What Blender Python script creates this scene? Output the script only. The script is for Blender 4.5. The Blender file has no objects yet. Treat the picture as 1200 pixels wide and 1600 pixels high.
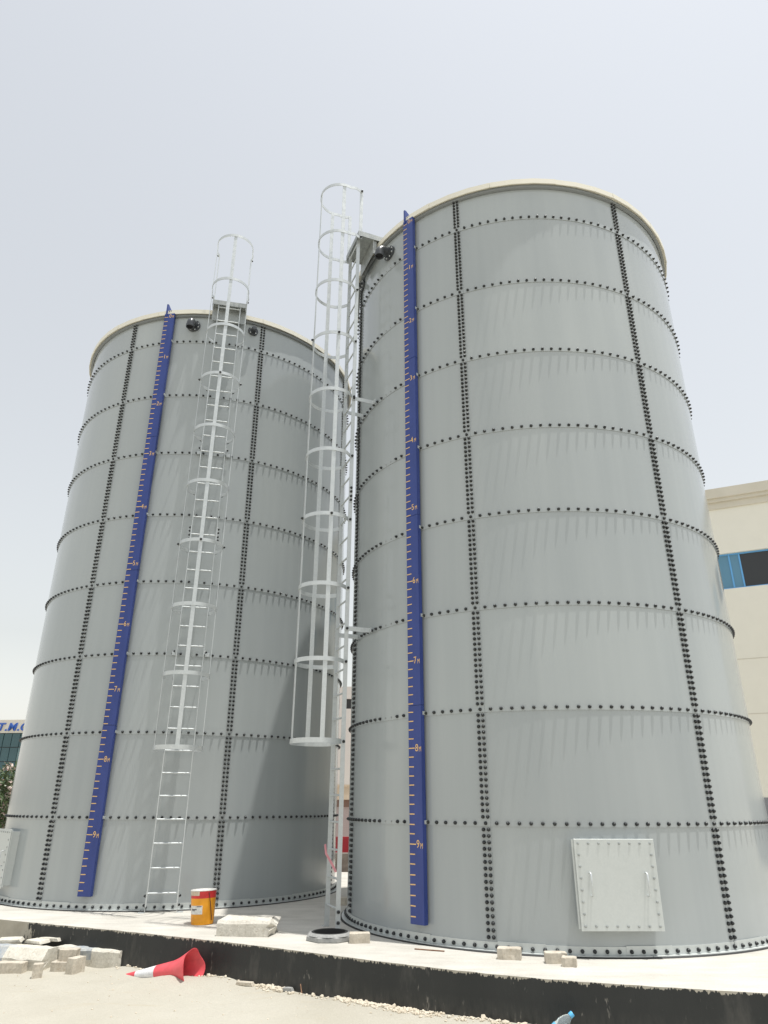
import bpy, bmesh, math, random
import numpy as np
from mathutils import Vector, Matrix
from mathutils import noise as mnoise

R_ = math.radians
random.seed(7)
scene = bpy.context.scene
COL = scene.collection

# ------------------------------------------------------------------ camera
CAM = Vector((0.0, 0.0, 1.344))
PITCH, ROLL = 0.3956, 0.0027
cam_d = bpy.data.cameras.new('camera')
cam = bpy.data.objects.new('camera', cam_d)
COL.objects.link(cam)
cam_d.sensor_fit = 'AUTO'
cam_d.sensor_width = 36.0
cam_d.lens = 1094.58 / 1600.0 * 36.0
cam_d.clip_start = 0.1
cam_d.clip_end = 2000.0
cam.location = CAM
cam.rotation_mode = 'QUATERNION'
_F = Vector((0, math.cos(PITCH), math.sin(PITCH)))
_U0 = Vector((0, -math.sin(PITCH), math.cos(PITCH)))
_R0 = Vector((1, 0, 0))
_Rt = _R0 * math.cos(ROLL) + _U0 * math.sin(ROLL)
_Up = -_R0 * math.sin(ROLL) + _U0 * math.cos(ROLL)
cam.rotation_quaternion = Matrix((( _Rt.x, _Up.x, -_F.x), (_Rt.y, _Up.y, -_F.y), (_Rt.z, _Up.z, -_F.z))).to_quaternion()
scene.camera = cam

# ------------------------------------------------------------------ sky and sun
SUN_AZ, SUN_EL = R_(-27.0), R_(79.5)        # azimuth from +X, anticlockwise
world = bpy.data.worlds.new('World')
scene.world = world
world.use_nodes = True
wn, wl = world.node_tree.nodes, world.node_tree.links
wn.clear()
sky = wn.new('ShaderNodeTexSky')
sky.sky_type = 'NISHITA'
sky.sun_disc = False
sky.sun_elevation = SUN_EL
sky.sun_rotation = math.pi / 2 - SUN_AZ
sky.altitude = 0.0
sky.air_density = 2.0
sky.dust_density = 1.0
sky.ozone_density = 1.0
hs = wn.new('ShaderNodeHueSaturation')
hs.inputs['Saturation'].default_value = 0.22
bg = wn.new('ShaderNodeBackground')
bg.inputs['Strength'].default_value = 0.148
wo = wn.new('ShaderNodeOutputWorld')
wl.new(sky.outputs[0], hs.inputs['Color'])
wl.new(hs.outputs[0], bg.inputs['Color'])
wl.new(bg.outputs[0], wo.inputs['Surface'])

sun_d = bpy.data.lights.new('sun', 'SUN')
sun_d.energy = 4.0
sun_d.angle = R_(0.6)
sun_d.color = (1.0, 0.97, 0.92)
sun = bpy.data.objects.new('sun', sun_d)
COL.objects.link(sun)
_sd = Vector((math.cos(SUN_EL) * math.cos(SUN_AZ), math.cos(SUN_EL) * math.sin(SUN_AZ), math.sin(SUN_EL)))
sun.rotation_mode = 'QUATERNION'
sun.rotation_quaternion = _sd.to_track_quat('Z', 'Y')
sun.location = _sd * 60

vs = scene.view_settings
vs.view_transform = 'Standard'
vs.look = 'None'
vs.exposure = 0.10
vs.gamma = 1.0
vs.use_curve_mapping = False
scene.render.engine = 'CYCLES'
scene.cycles.max_bounces = 8
scene.cycles.diffuse_bounces = 4
scene.cycles.use_denoising = True

# ------------------------------------------------------------------ materials
def material(name, color, rough=0.6, metal=0.0, spec=0.5):
    m = bpy.data.materials.new(name)
    m.use_nodes = True
    b = m.node_tree.nodes['Principled BSDF']
    b.inputs['Base Color'].default_value = (*color, 1)
    b.inputs['Roughness'].default_value = rough
    b.inputs['Metallic'].default_value = metal
    b.inputs['Specular IOR Level'].default_value = spec
    return m

def nodes(m):
    return m.node_tree.nodes, m.node_tree.links, m.node_tree.nodes['Principled BSDF']

def pos_node(m, world_space=True, scale=(1, 1, 1)):
    n, l, b = nodes(m)
    if world_space:
        src = n.new('ShaderNodeNewGeometry').outputs['Position']
    else:
        src = n.new('ShaderNodeTexCoord').outputs['Object']
    mp = n.new('ShaderNodeMapping')
    mp.inputs['Scale'].default_value = scale
    l.new(src, mp.inputs['Vector'])
    return mp.outputs['Vector']

def noise_node(m, vec, scale, detail=4, rough=0.55, distort=0.0):
    n, l, b = nodes(m)
    t = n.new('ShaderNodeTexNoise')
    t.inputs['Scale'].default_value = scale
    t.inputs['Detail'].default_value = detail
    t.inputs['Roughness'].default_value = rough
    t.inputs['Distortion'].default_value = distort
    l.new(vec, t.inputs['Vector'])
    return t.outputs['Fac']

def ramp_node(m, fac, stops):
    n, l, b = nodes(m)
    r = n.new('ShaderNodeValToRGB')
    e = r.color_ramp.elements
    while len(e) < len(stops):
        e.new(0.5)
    for i, (p, c) in enumerate(stops):
        e[i].position = p
        e[i].color = (*c, 1) if len(c) == 3 else c
    l.new(fac, r.inputs['Fac'])
    return r.outputs['Color']

def mix_node(m, fac, a, b_, mode='MIX'):
    n, l, b = nodes(m)
    x = n.new('ShaderNodeMix')
    x.data_type = 'RGBA'
    x.blend_type = mode
    for sock, val in ((x.inputs['Factor'], fac), (x.inputs[6], a), (x.inputs[7], b_)):
        if isinstance(val, (int, float)):
            sock.default_value = val
        elif isinstance(val, tuple):
            sock.default_value = (*val, 1)
        else:
            l.new(val, sock)
    return x.outputs[2]

def math_node(m, op, a, b_=0.0, clamp=False):
    n, l, b = nodes(m)
    x = n.new('ShaderNodeMath')
    x.operation = op
    x.use_clamp = clamp
    for sock, val in ((x.inputs[0], a), (x.inputs[1], b_)):
        if isinstance(val, (int, float)):
            sock.default_value = val
        else:
            l.new(val, sock)
    return x.outputs[0]

def bump_node(m, height, strength, dist, prev=None):
    n, l, b = nodes(m)
    x = n.new('ShaderNodeBump')
    x.inputs['Strength'].default_value = strength
    x.inputs['Distance'].default_value = dist
    l.new(height, x.inputs['Height'])
    if prev is not None:
        l.new(prev, x.inputs['Normal'])
    return x.outputs['Normal']

def mottled(name, c1, c2, scale, rough=0.85, bump=0.3, bdist=0.01, fine=40.0, world_space=True, c3=None, grain=0.13):
    """rough mineral surface: two tones in patches, fine grain, relief"""
    m = material(name, c1, rough)
    n, l, b = nodes(m)
    v = pos_node(m, world_space)
    big = noise_node(m, v, scale, 5)
    small = noise_node(m, v, fine, 3)
    col = ramp_node(m, big, [(0.32, c1), (0.68, c2)])
    g = ramp_node(m, small, [(0.3, (1 - grain * 1.3,) * 3), (0.7, (1 + grain * 0.6,) * 3)])
    col = mix_node(m, 1.0, col, g, 'MULTIPLY')
    if c3 is not None:
        sp = noise_node(m, v, scale * 4.3, 6, 0.7)
        f = ramp_node(m, sp, [(0.58, (0, 0, 0)), (0.66, (1, 1, 1))])
        col = mix_node(m, f, col, c3)
    l.new(col, b.inputs['Base Color'])
    h = math_node(m, 'ADD', big, math_node(m, 'MULTIPLY', small, 0.35))
    l.new(bump_node(m, h, bump, bdist), b.inputs['Normal'])
    return m

M = {}

def make_tank_paint():
    m = material('tank_enamel', (0.36, 0.39, 0.40), 0.14)
    n, l, b = nodes(m)
    st = noise_node(m, pos_node(m, True, (1, 1, 0.06)), 2.6, 2, 0.5)
    bl = noise_node(m, pos_node(m, True, (1, 1, 0.7)), 0.55, 2)
    col = ramp_node(m, st, [(0.3, (0.360, 0.390, 0.399)), (0.7, (0.386, 0.416, 0.423))])
    oi = n.new('ShaderNodeObjectInfo')
    pv = ramp_node(m, oi.outputs['Random'], [(0.0, (0.955, 0.957, 0.96)), (1.0, (1.04, 1.04, 1.035))])
    col = mix_node(m, 1.0, col, pv, 'MULTIPLY')
    rn_ = noise_node(m, pos_node(m, True, (1, 1, 0.035)), 11.0, 3, 0.6)
    col = mix_node(m, 1.0, col, ramp_node(m, rn_, [(0.35, (0.985, 0.986, 0.985)), (0.55, (1.0, 1.0, 1.0)), (0.72, (1.014, 1.013, 1.01))]), 'MULTIPLY')
    d = ramp_node(m, bl, [(0.3, (0.96, 0.962, 0.965)), (0.7, (1.03, 1.025, 1.015))])
    col = mix_node(m, 1.0, col, d, 'MULTIPLY')
    # a few chalky scuffs
    sc = noise_node(m, pos_node(m, True, (1, 1, 0.6)), 1.7, 7, 0.7)
    f = ramp_node(m, sc, [(0.72, (0, 0, 0)), (0.82, (0.35, 0.35, 0.35))])
    col = mix_node(m, f, col, (0.5, 0.51, 0.5))
    l.new(col, b.inputs['Base Color'])
    rn = noise_node(m, pos_node(m), 1.1, 2, 0.5)
    l.new(ramp_node(m, rn, [(0.3, (0.11, 0.11, 0.11)), (0.75, (0.19, 0.19, 0.19))]), b.inputs['Roughness'])
    wv = noise_node(m, pos_node(m, True, (1, 1, 0.4)), 1.0, 1, 0.4)
    l.new(bump_node(m, wv, 0.30, 0.05), b.inputs['Normal'])
    return m
M['tank'] = make_tank_paint()

def make_galv(name, c1, c2, rough, metal):
    m = material(name, c1, rough, metal)
    n, l, b = nodes(m)
    v = pos_node(m)
    vo = n.new('ShaderNodeTexVoronoi')
    vo.inputs['Scale'].default_value = 60
    l.new(v, vo.inputs['Vector'])
    sp = noise_node(m, v, 14.0, 5, 0.6)
    f = math_node(m, 'ADD', math_node(m, 'MULTIPLY', vo.outputs['Color'], 0.25), math_node(m, 'MULTIPLY', sp, 0.75))
    l.new(ramp_node(m, f, [(0.3, c1), (0.68, c2)]), b.inputs['Base Color'])
    l.new(ramp_node(m, sp, [(0.3, (rough - .1,) * 3), (0.7, (rough + .12,) * 3)]), b.inputs['Roughness'])
    return m
M['galv'] = make_galv('galvanised_steel', (0.52, 0.55, 0.555), (0.61, 0.64, 0.645), 0.40, 0.4)
M['galv_plate'] = make_galv('galvanised_plate', (0.53, 0.56, 0.55), (0.575, 0.602, 0.588), 0.5, 0.25)
M['galv_dull_shaded'] = make_galv('galvanised_dull_shaded', (0.26, 0.28, 0.28), (0.42, 0.44, 0.43), 0.5, 0.35)  # dull hatch bolts; on the landing the dark tone stands in for underside shade
M['cap'] = material('bolt_cap_black', (0.018, 0.020, 0.021), 0.3)
M['greybolt'] = material('bolt_bare', (0.3, 0.32, 0.32), 0.5, 0.4)
M['cream'] = mottled('roof_edge_cream', (0.755, 0.725, 0.62), (0.78, 0.75, 0.65), 0.7, 0.45, 0.02, 0.01, fine=2, grain=0.015)
M['lip'] = material('roof_lip_grey', (0.22, 0.235, 0.24), 0.5)
M['sealant'] = material('sealant_black', (0.02, 0.02, 0.02), 0.6)
M['upvc'] = material('pipe_dark_grey', (0.055, 0.06, 0.066), 0.3)
M['pipe_in'] = material('pipe_inside', (0.012, 0.012, 0.014), 0.8)

def make_blue():
    m = material('gauge_blue', (0.030, 0.048, 0.27), 0.33)
    n, l, b = nodes(m)
    f = noise_node(m, pos_node(m, True, (1, 1, .3)), 6, 4)
    l.new(ramp_node(m, f, [(0.3, (0.022, 0.044, 0.20)), (0.7, (0.032, 0.058, 0.25))]), b.inputs['Base Color'])
    return m
M['blue'] = make_blue()
M['mark'] = material('mark_orange', (0.78, 0.50, 0.19), 0.6)

def make_slab_top():
    m = material('slab_concrete_top', (0.6, 0.57, 0.5), 0.9)
    n, l, b = nodes(m)
    v = pos_node(m)
    a = noise_node(m, v, 1.4, 7, 0.62)
    s = noise_node(m, pos_node(m, True, (0.5, 2.2, 1)), 3.0, 5, 0.6)
    g = noise_node(m, v, 55, 4)
    col = ramp_node(m, a, [(0.28, (0.46, 0.44, 0.39)), (0.5, (0.55, 0.528, 0.475)), (0.75, (0.61, 0.587, 0.535))])
    col = mix_node(m, 1.0, col, ramp_node(m, s, [(0.3, (0.88, 0.88, 0.88)), (0.6, (1.03, 1.03, 1.03))]), 'MULTIPLY')
    col = mix_node(m, 1.0, col, ramp_node(m, g, [(0.3, (0.88, 0.88, 0.88)), (0.7, (1.05, 1.05, 1.05))]), 'MULTIPLY')
    l.new(col, b.inputs['Base Color'])
    h = math_node(m, 'ADD', a, math_node(m, 'MULTIPLY', g, 0.3))
    l.new(bump_node(m, h, 0.35, 0.012), b.inputs['Normal'])
    return m
M['slab_top'] = make_slab_top()

def make_slab_side():
    """concrete edge with black bitumen brushed on: ragged upper border, a bare end, scuffs and splashes"""
    m = material('slab_bitumen', (0.03, 0.032, 0.033), 0.55)
    n, l, b = nodes(m)
    v = pos_node(m)
    sep = n.new('ShaderNodeSeparateXYZ')
    l.new(v, sep.inputs[0])
    rag = noise_node(m, pos_node(m, True, (1, 1, 0.25)), 9.0, 7, 0.72)
    brush = noise_node(m, pos_node(m, True, (1, 1, 0.05)), 58.0, 2, 0.5)
    t = math_node(m, 'ADD', math_node(m, 'MULTIPLY', math_node(m, 'SUBTRACT', rag, 0.5), 0.10),
                  math_node(m, 'MULTIPLY', math_node(m, 'SUBTRACT', brush, 0.5), 0.07))
    zz = math_node(m, 'ADD', sep.outputs['Z'], t)
    bare_top = math_node(m, 'GREATER_THAN', zz, -0.016)
    xx = math_node(m, 'ADD', sep.outputs['X'],
                   math_node(m, 'MULTIPLY', math_node(m, 'ADD', math_node(m, 'SUBTRACT', rag, 0.5), math_node(m, 'MULTIPLY', sep.outputs['Z'], 0.45)), 0.8))
    bare_end = math_node(m, 'LESS_THAN', xx, -4.38)
    bare = math_node(m, 'MAXIMUM', bare_top, bare_end)
    cg = noise_node(m, v, 6, 6, 0.6)
    conc = ramp_node(m, cg, [(0.3, (0.36, 0.33, 0.27)), (0.7, (0.46, 0.43, 0.36))])
    # bitumen with dusty smears, drips and pale splashes
    d1 = noise_node(m, pos_node(m, True, (1, 1, 0.35)), 2.1, 6, 0.65)
    bit = ramp_node(m, d1, [(0.38, (0.014, 0.0165, 0.0175)), (0.58, (0.019, 0.0215, 0.022)), (0.74, (0.075, 0.073, 0.067))])
    d2 = noise_node(m, pos_node(m, True, (1, 1, 0.3)), 24.0, 3, 0.6)
    d3 = noise_node(m, v, 3.0, 3)
    sp = math_node(m, 'MULTIPLY', ramp_node(m, d2, [(0.65, (0, 0, 0)), (0.73, (0.6, 0.6, 0.6))]), ramp_node(m, d3, [(0.44, (0, 0, 0)), (0.60, (1, 1, 1))]))
    bit = mix_node(m, sp, bit, (0.36, 0.34, 0.30))
    # dust thrown up from the sand along the foot
    ft = n.new('ShaderNodeMapRange')
    ft.inputs['From Min'].default_value = -0.40
    ft.inputs['From Max'].default_value = -0.18
    ft.inputs['To Min'].default_value = 0.14
    ft.inputs['To Max'].default_value = 0.0
    l.new(sep.outputs['Z'], ft.inputs['Value'])
    ff = math_node(m, 'MULTIPLY', ft.outputs[0], ramp_node(m, d2, [(0.35, (0, 0, 0)), (0.65, (1, 1, 1))]))
    bit = mix_node(m, ff, bit, (0.34, 0.31, 0.26))
    col = mix_node(m, bare, bit, conc)
    l.new(col, b.inputs['Base Color'])
    rr = mix_node(m, bare, (0.5, 0.5, 0.5), (0.95, 0.95, 0.95))
    l.new(rr, b.inputs['Roughness'])
    h = math_node(m, 'ADD', math_node(m, 'MULTIPLY', rag, 0.5), math_node(m, 'MULTIPLY', d2, 0.25))
    l.new(bump_node(m, h, 0.5, 0.012), b.inputs['Normal'])
    return m
M['slab_side'] = make_slab_side()

def make_sand():
    m = material('pale_sand', (0.6, 0.54, 0.43), 0.95, spec=0.2)
    n, l, b = nodes(m)
    v = pos_node(m)
    a = noise_node(m, v, 0.7, 6, 0.6)
    c = noise_node(m, pos_node(m, True, (0.7, 2.5, 1)), 2.2, 6, 0.65)
    g = noise_node(m, v, 90, 4, 0.7)
    p = noise_node(m, v, 16, 4, 0.6)
    col = ramp_node(m, a, [(0.3, (0.435, 0.41, 0.343)), (0.55, (0.48, 0.456, 0.388)), (0.75, (0.51, 0.485, 0.422))])
    col = mix_node(m, ramp_node(m, c, [(0.58, (0, 0, 0)), (0.72, (0.5, 0.5, 0.5))]), col, (0.44, 0.385, 0.285))
    col = mix_node(m, 1.0, col, ramp_node(m, g, [(0.25, (0.84, 0.84, 0.84)), (0.7, (1.04, 1.04, 1.04))]), 'MULTIPLY')
    l.new(col, b.inputs['Base Color'])
    h = math_node(m, 'ADD', math_node(m, 'MULTIPLY', p, 1.0), math_node(m, 'MULTIPLY', g, 0.3))
    l.new(bump_node(m, h, 0.55, 0.02), b.inputs['Normal'])
    return m
M['sand'] = make_sand()
M['stone'] = mottled('limestone_chips', (0.56, 0.49, 0.38), (0.66, 0.60, 0.49), 8, 0.9, 0.2, 0.005)
M['block'] = mottled('broken_concrete', (0.55, 0.52, 0.45), (0.66, 0.63, 0.56), 7, 0.95, 0.8, 0.012, c3=(0.44, 0.40, 0.33))
M['paver'] = mottled('paver_concrete', (0.50, 0.45, 0.37), (0.62, 0.57, 0.48), 9, 0.95, 0.5, 0.005, c3=(0.42, 0.34, 0.24))
M['kerb'] = mottled('kerb_concrete', (0.58, 0.55, 0.47), (0.68, 0.65, 0.57), 6, 0.95, 0.6, 0.008, c3=(0.47, 0.43, 0.35))
M['kerb_blue'] = mottled('kerb_faded_blue', (0.30, 0.34, 0.38), (0.50, 0.50, 0.47), 13, 0.9, 0.5, 0.006, c3=(0.55, 0.53, 0.47))
M['ring'] = mottled('ring_grey', (0.25, 0.255, 0.25), (0.36, 0.36, 0.345), 8, 0.7, 0.2, 0.004)
M['rubber'] = material('rubber_black', (0.012, 0.012, 0.012), 0.6)
M['red'] = mottled('cone_red', (0.74, 0.07, 0.09), (0.80, 0.12, 0.14), 5, 0.42, 0.1, 0.003, fine=9)
M['white'] = mottled('cone_white', (0.72, 0.73, 0.75), (0.80, 0.80, 0.81), 7, 0.4, 0.1, 0.003)
M['rust'] = mottled('rusty_steel', (0.16, 0.085, 0.05), (0.26, 0.15, 0.09), 20, 0.9, 0.3, 0.002)

# ------------------------------------------------------------------ object helpers
def link(name, mesh, parent=None, loc=None, rot=None):
    o = bpy.data.objects.new(name, mesh)
    COL.objects.link(o)
    if parent is not None:
        o.parent = parent
    if loc is not None:
        o.location = loc
    if rot is not None:
        o.rotation_euler = rot
    return o

def tag(o, label=None, cat=None, group=None, kind=None):
    if label: o['label'] = label
    if cat: o['category'] = cat
    if group: o['group'] = group
    if kind: o['kind'] = kind
    return o

def thing(name, label, cat, loc=(0, 0, 0), rotz=0.0, group=None):
    o = bpy.data.objects.new(name, None)
    COL.objects.link(o)
    o.empty_display_size = 0.1
    o.location = loc
    o.rotation_euler = (0, 0, rotz)
    return tag(o, label, cat, group)

class MB:
    """collects shapes, then makes one mesh"""
    def __init__(s):
        s.v, s.f, s.mi = [], [], []
        s.cur = 0
    def add(s, verts, faces, mi=None):
        o = len(s.v)
        s.v += [tuple(p) for p in verts]
        s.f += [tuple(i + o for i in f) for f in faces]
        s.mi += [s.cur if mi is None else mi] * len(faces)
        return s
    def box(s, a, b, mat=None, mi=None):
        x0, y0, z0 = a
        x1, y1, z1 = b
        vs = [(x0, y0, z0), (x1, y0, z0), (x1, y1, z0), (x0, y1, z0), (x0, y0, z1), (x1, y0, z1), (x1, y1, z1), (x0, y1, z1)]
        if mat is not None:
            vs = [tuple(mat @ Vector(p)) for p in vs]
        return s.add(vs, [(0, 3, 2, 1), (4, 5, 6, 7), (0, 1, 5, 4), (1, 2, 6, 5), (2, 3, 7, 6), (3, 0, 4, 7)], mi)
    def tube(s, pts, r, seg=8, closed=False, mi=None, caps=True):
        pts = [Vector(p) for p in pts]
        n = len(pts)
        rs = r if isinstance(r, (list, tuple)) else [r] * n
        vs, fs = [], []
        up = None
        for i, p in enumerate(pts):
            d = (pts[(i + 1) % n] if (closed or i < n - 1) else p) - (pts[i - 1] if (closed or i > 0) else p)
            d.normalize()
            if up is None:
                up = Vector((0, 0, 1)) if abs(d.z) < 0.9 else Vector((1, 0, 0))
            a = d.cross(up).normalized()
            bb = a.cross(d).normalized()
            up = bb
            for k in range(seg):
                t = 2 * math.pi * k / seg
                vs.append(p + a * (rs[i] * math.cos(t)) + bb * (rs[i] * math.sin(t)))
        for i in range(n if closed else n - 1):
            j = (i + 1) % n
            for k in range(seg):
                k2 = (k + 1) % seg
                fs.append((i * seg + k, j * seg + k, j * seg + k2, i * seg + k2))
        if caps and not closed:
            fs.append(tuple(range(seg)))
            fs.append(tuple(range((n - 1) * seg, n * seg))[::-1])
        return s.add(vs, fs, mi)
    def strip(s, pts, w, th, normals, widths=None, mi=None):
        """flat bar along pts: width w along the given width vectors, thickness th along normals"""
        pts = [Vector(p) for p in pts]
        vs, fs = [], []
        for i, p in enumerate(pts):
            nn = Vector(normals[i]).normalized()
            wv = Vector(widths[i]).normalized()
            for a, b in ((-1, -1), (1, -1), (1, 1), (-1, 1)):
                vs.append(p + wv * (a * w / 2) + nn * (b * th / 2))
        n = len(pts)
        for i in range(n - 1):
            for k in range(4):
                k2 = (k + 1) % 4
                fs.append((i * 4 + k, i * 4 + k2, (i + 1) * 4 + k2, (i + 1) * 4 + k))
        fs.append((3, 2, 1, 0))
        fs.append(tuple(range((n - 1) * 4, n * 4)))
        return s.add(vs, fs, mi)
    def lathe(s, prof, seg=24, axis=None, mi=None, a0=0.0, a1=2 * math.pi, jitter=None):
        """profile (r, z) turned about Z"""
        full = abs(a1 - a0 - 2 * math.pi) < 1e-6
        cnt = seg if full else seg + 1
        vs, fs = [], []
        for r, z in prof:
            for k in range(cnt):
                t = a0 + (a1 - a0) * k / seg
                p = Vector((r * math.cos(t), r * math.sin(t), z))
                if axis is not None:
                    p = axis @ p
                vs.append(p)
        for i in range(len(prof) - 1):
            for k in range(seg):
                k2 = (k + 1) % cnt
                fs.append((i * cnt + k, i * cnt + k2, (i + 1) * cnt + k2, (i + 1) * cnt + k))
        return s.add(vs, fs, mi)
    def mesh(s, name, mats, smooth=None):
        me = bpy.data.meshes.new(name)
        me.from_pydata(s.v, [], s.f)
        for m in (mats if isinstance(mats, (list, tuple)) else [mats]):
            me.materials.append(m)
        if any(s.mi):
            me.polygons.foreach_set('material_index', s.mi)
        if smooth is not None:
            me.polygons.foreach_set('use_smooth', [True] * len(me.polygons))
            me.set_sharp_from_angle(angle=R_(smooth))
        me.update()
        return me
    def build(s, name, mats, parent=None, loc=None, rot=None, smooth=None):
        return link(name, s.mesh(name, mats, smooth), parent, loc, rot)

def bevelled(mesh, width=0.004, seg=1):
    bm = bmesh.new()
    bm.from_mesh(mesh)
    bmesh.ops.remove_doubles(bm, verts=bm.verts, dist=1e-5)
    bmesh.ops.bevel(bm, geom=list(bm.edges), offset=width, segments=seg, affect='EDGES', clamp_overlap=True)
    bm.to_mesh(mesh)
    bm.free()
    return mesh

def roughen(mesh, amount, scale, cuts=2, seed=0, bevel=0.0):
    """subdivide a coarse block and push its skin in and out: chipped mineral edges"""
    bm = bmesh.new()
    bm.from_mesh(mesh)
    if bevel:
        bmesh.ops.bevel(bm, geom=list(bm.edges), offset=bevel, segments=1, affect='EDGES', clamp_overlap=True)
    bmesh.ops.subdivide_edges(bm, edges=list(bm.edges), cuts=cuts, use_grid_fill=True)
    bm.normal_update()
    off = Vector((seed * 3.7, seed * 1.3, seed * 9.1))
    disp = []
    for v in bm.verts:
        q = mnoise.noise(v.co * scale + off) * amount + mnoise.noise(v.co * scale * 3.1 + off) * amount * 0.5
        disp.append((v, v.normal * q))
    for v, d in disp:
        v.co += d
    bm.to_mesh(mesh)
    bm.free()
    return mesh

# ------------------------------------------------------------------ ground
SLAB_EDGE = [(-12.0, 13.40), (-4.81, 10.12), (-4.38, 9.92), (-2.92, 9.25), (-1.32, 8.42), (0.01, 7.60), (1.09, 7.02), (2.08, 6.70), (3.00, 6.46), (9.0, 5.0)]
_ex = np.array([p[0] for p in SLAB_EDGE]); _ey = np.array([p[1] for p in SLAB_EDGE])
def slab_y(x):
    return float(np.interp(x, _ex, _ey))

def ground_z(x, y):
    z = -0.365
    d = slab_y(x) - y                       # distance in front of the slab
    near = max(0.0, 1.0 - abs(d) / 0.5)
    z += 0.03 * near + 0.035 * near * mnoise.noise(Vector((x * 2.3, y * 2.3, 3.1)))
    w = math.exp(-((x) / 9.0) ** 2 - ((y - 7) / 9.0) ** 2)
    z += w * (0.022 * mnoise.noise(Vector((x * 0.9, y * 0.9, 1.7))) + 0.010 * mnoise.noise(Vector((x * 4.1, y * 4.1, 8.2))))
    z += 0.075 * math.exp(-((x + 2.25) / 0.42) ** 2 - ((y - 8.50) / 0.16) ** 2) * (1 + 0.35 * mnoise.noise(Vector((x * 9, y * 9, 2))))
    z += -0.02 * max(0.0, min(1.0, (-x - 2.4) / 1.5))
    return z

def axis_coords(lo, hi, step, far):
    a = list(np.arange(lo, hi + 1e-6, step))
    d = step
    l, r = [lo], [hi]
    while l[-1] > -far:
        d *= 1.45
        l.append(l[-1] - d)
    d = step
    while r[-1] < far:
        d *= 1.45
        r.append(r[-1] + d)
    return l[:0:-1] + a + r[1:]

def build_ground():
    xs = axis_coords(-6.0, 4.0, 0.07, 420)
    ys = axis_coords(4.6, 10.6, 0.07, 420)
    nx, ny = len(xs), len(ys)
    v = [(x, y, ground_z(x, y)) for y in ys for x in xs]
    f = [(j * nx + i, j * nx + i + 1, (j + 1) * nx + i + 1, (j + 1) * nx + i) for j in range(ny - 1) for i in range(nx - 1)]
    mb = MB()
    mb.v, mb.f, mb.mi = v, f, [0] * len(f)
    o = mb.build('ground', M['sand'], smooth=60)
    return tag(o, kind='structure')
build_ground()

# ------------------------------------------------------------------ foundation slab
def build_slab():
    xs = np.arange(-12.0, 9.0 + 1e-6, 0.06)
    front = []
    for x in xs:
        # rounded off where the edge turns
        y = np.mean([slab_y(x + d) for d in np.linspace(-0.45, 0.45, 9)])
        j = 0.008 * mnoise.noise(Vector((x * 5.0, 0, 0))) + 0.005 * mnoise.noise(Vector((x * 19.0, 4, 0)))
        front.append((x, y + j))
    zt = [0.004 * mnoise.noise(Vector((x * 7.0, 9, 0))) for x, y in front]
    mb = MB()
    n = len(front)
    top = [(x, y, zz - 0.003) for (x, y), zz in zip(front, zt)]
    inn = [(x, y + 0.035, 0.0) for (x, y) in front]
    mid = [(x, y - 0.004 + 0.004 * mnoise.noise(Vector((x * 9, 1, 5))), -0.30) for x, y in front]
    low = [(x, y, -0.75) for x, y in front]
    vs = inn + top + mid + low + [(9.0, 16.9, 0), (-12.0, 16.9, 0), (9.0, 16.9, -0.75), (-12.0, 16.9, -0.75)]
    fs, mi = [], []
    for i in range(n - 1):
        fs.append((n + i, n + i + 1, i + 1, i)); mi.append(0)
        fs.append((2 * n + i, 2 * n + i + 1, n + i + 1, n + i)); mi.append(1)
        fs.append((3 * n + i, 3 * n + i + 1, 2 * n + i + 1, 2 * n + i)); mi.append(1)
    B = 4 * n
    fs.append((B, B + 2, B + 3, B + 1)); mi.append(0)
    # top in fans of quads towards the back edge
    bx = [(x, 16.9, 0.0) for x, y in front]
    base = len(vs)
    vs += bx
    for i in range(n - 1):
        fs.append((i, i + 1, base + i + 1, base + i)); mi.append(0)
    mb.v, mb.f, mb.mi = vs, fs, mi
    o = mb.build('foundation_slab', [M['slab_top'], M['slab_side']], smooth=50)
    return tag(o, 'long pale concrete slab with black painted edge under both tanks', 'foundation')
build_slab()

# ------------------------------------------------------------------ tanks
RAD_NEAR, RAD_FAR = 2.7216, 2.7814
RAD = RAD_NEAR
H_C = 1.1652
Z_TOP = 9.925
PITCH_N = 21                                 # bolt intervals per panel
NV = 18                                      # bolt pairs per course on an upright seam

def bolt_template():
    seg = 7
    prof = [(0.020, 0.0), (0.020, 0.009), (0.0155, 0.022), (0.0075, 0.031)]
    v, f = [], []
    for r, x in prof:
        for k in range(seg):
            t = 2 * math.pi * k / seg
            v.append((x, r * math.cos(t), r * math.sin(t)))
    for i in range(len(prof) - 1):
        for k in range(seg):
            k2 = (k + 1) % seg
            f.append((i * seg + k, i * seg + k2, (i + 1) * seg + k2, (i + 1) * seg + k))
    f.append(tuple(range(3 * seg, 4 * seg)))
    return np.array(v), f
BV, BF = bolt_template()

def bolt_mesh(name, mat):
    me = bpy.data.meshes.new(name)
    me.from_pydata([tuple(p) for p in BV], [], BF)
    me.materials.append(mat)
    me.polygons.foreach_set('use_smooth', [True] * len(me.polygons))
    me.set_sharp_from_angle(angle=R_(55))
    return me
BOLT = bolt_mesh('bolt', M['cap'])
BOLT_BARE = bolt_mesh('bare_bolt', M['greybolt'])

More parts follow.
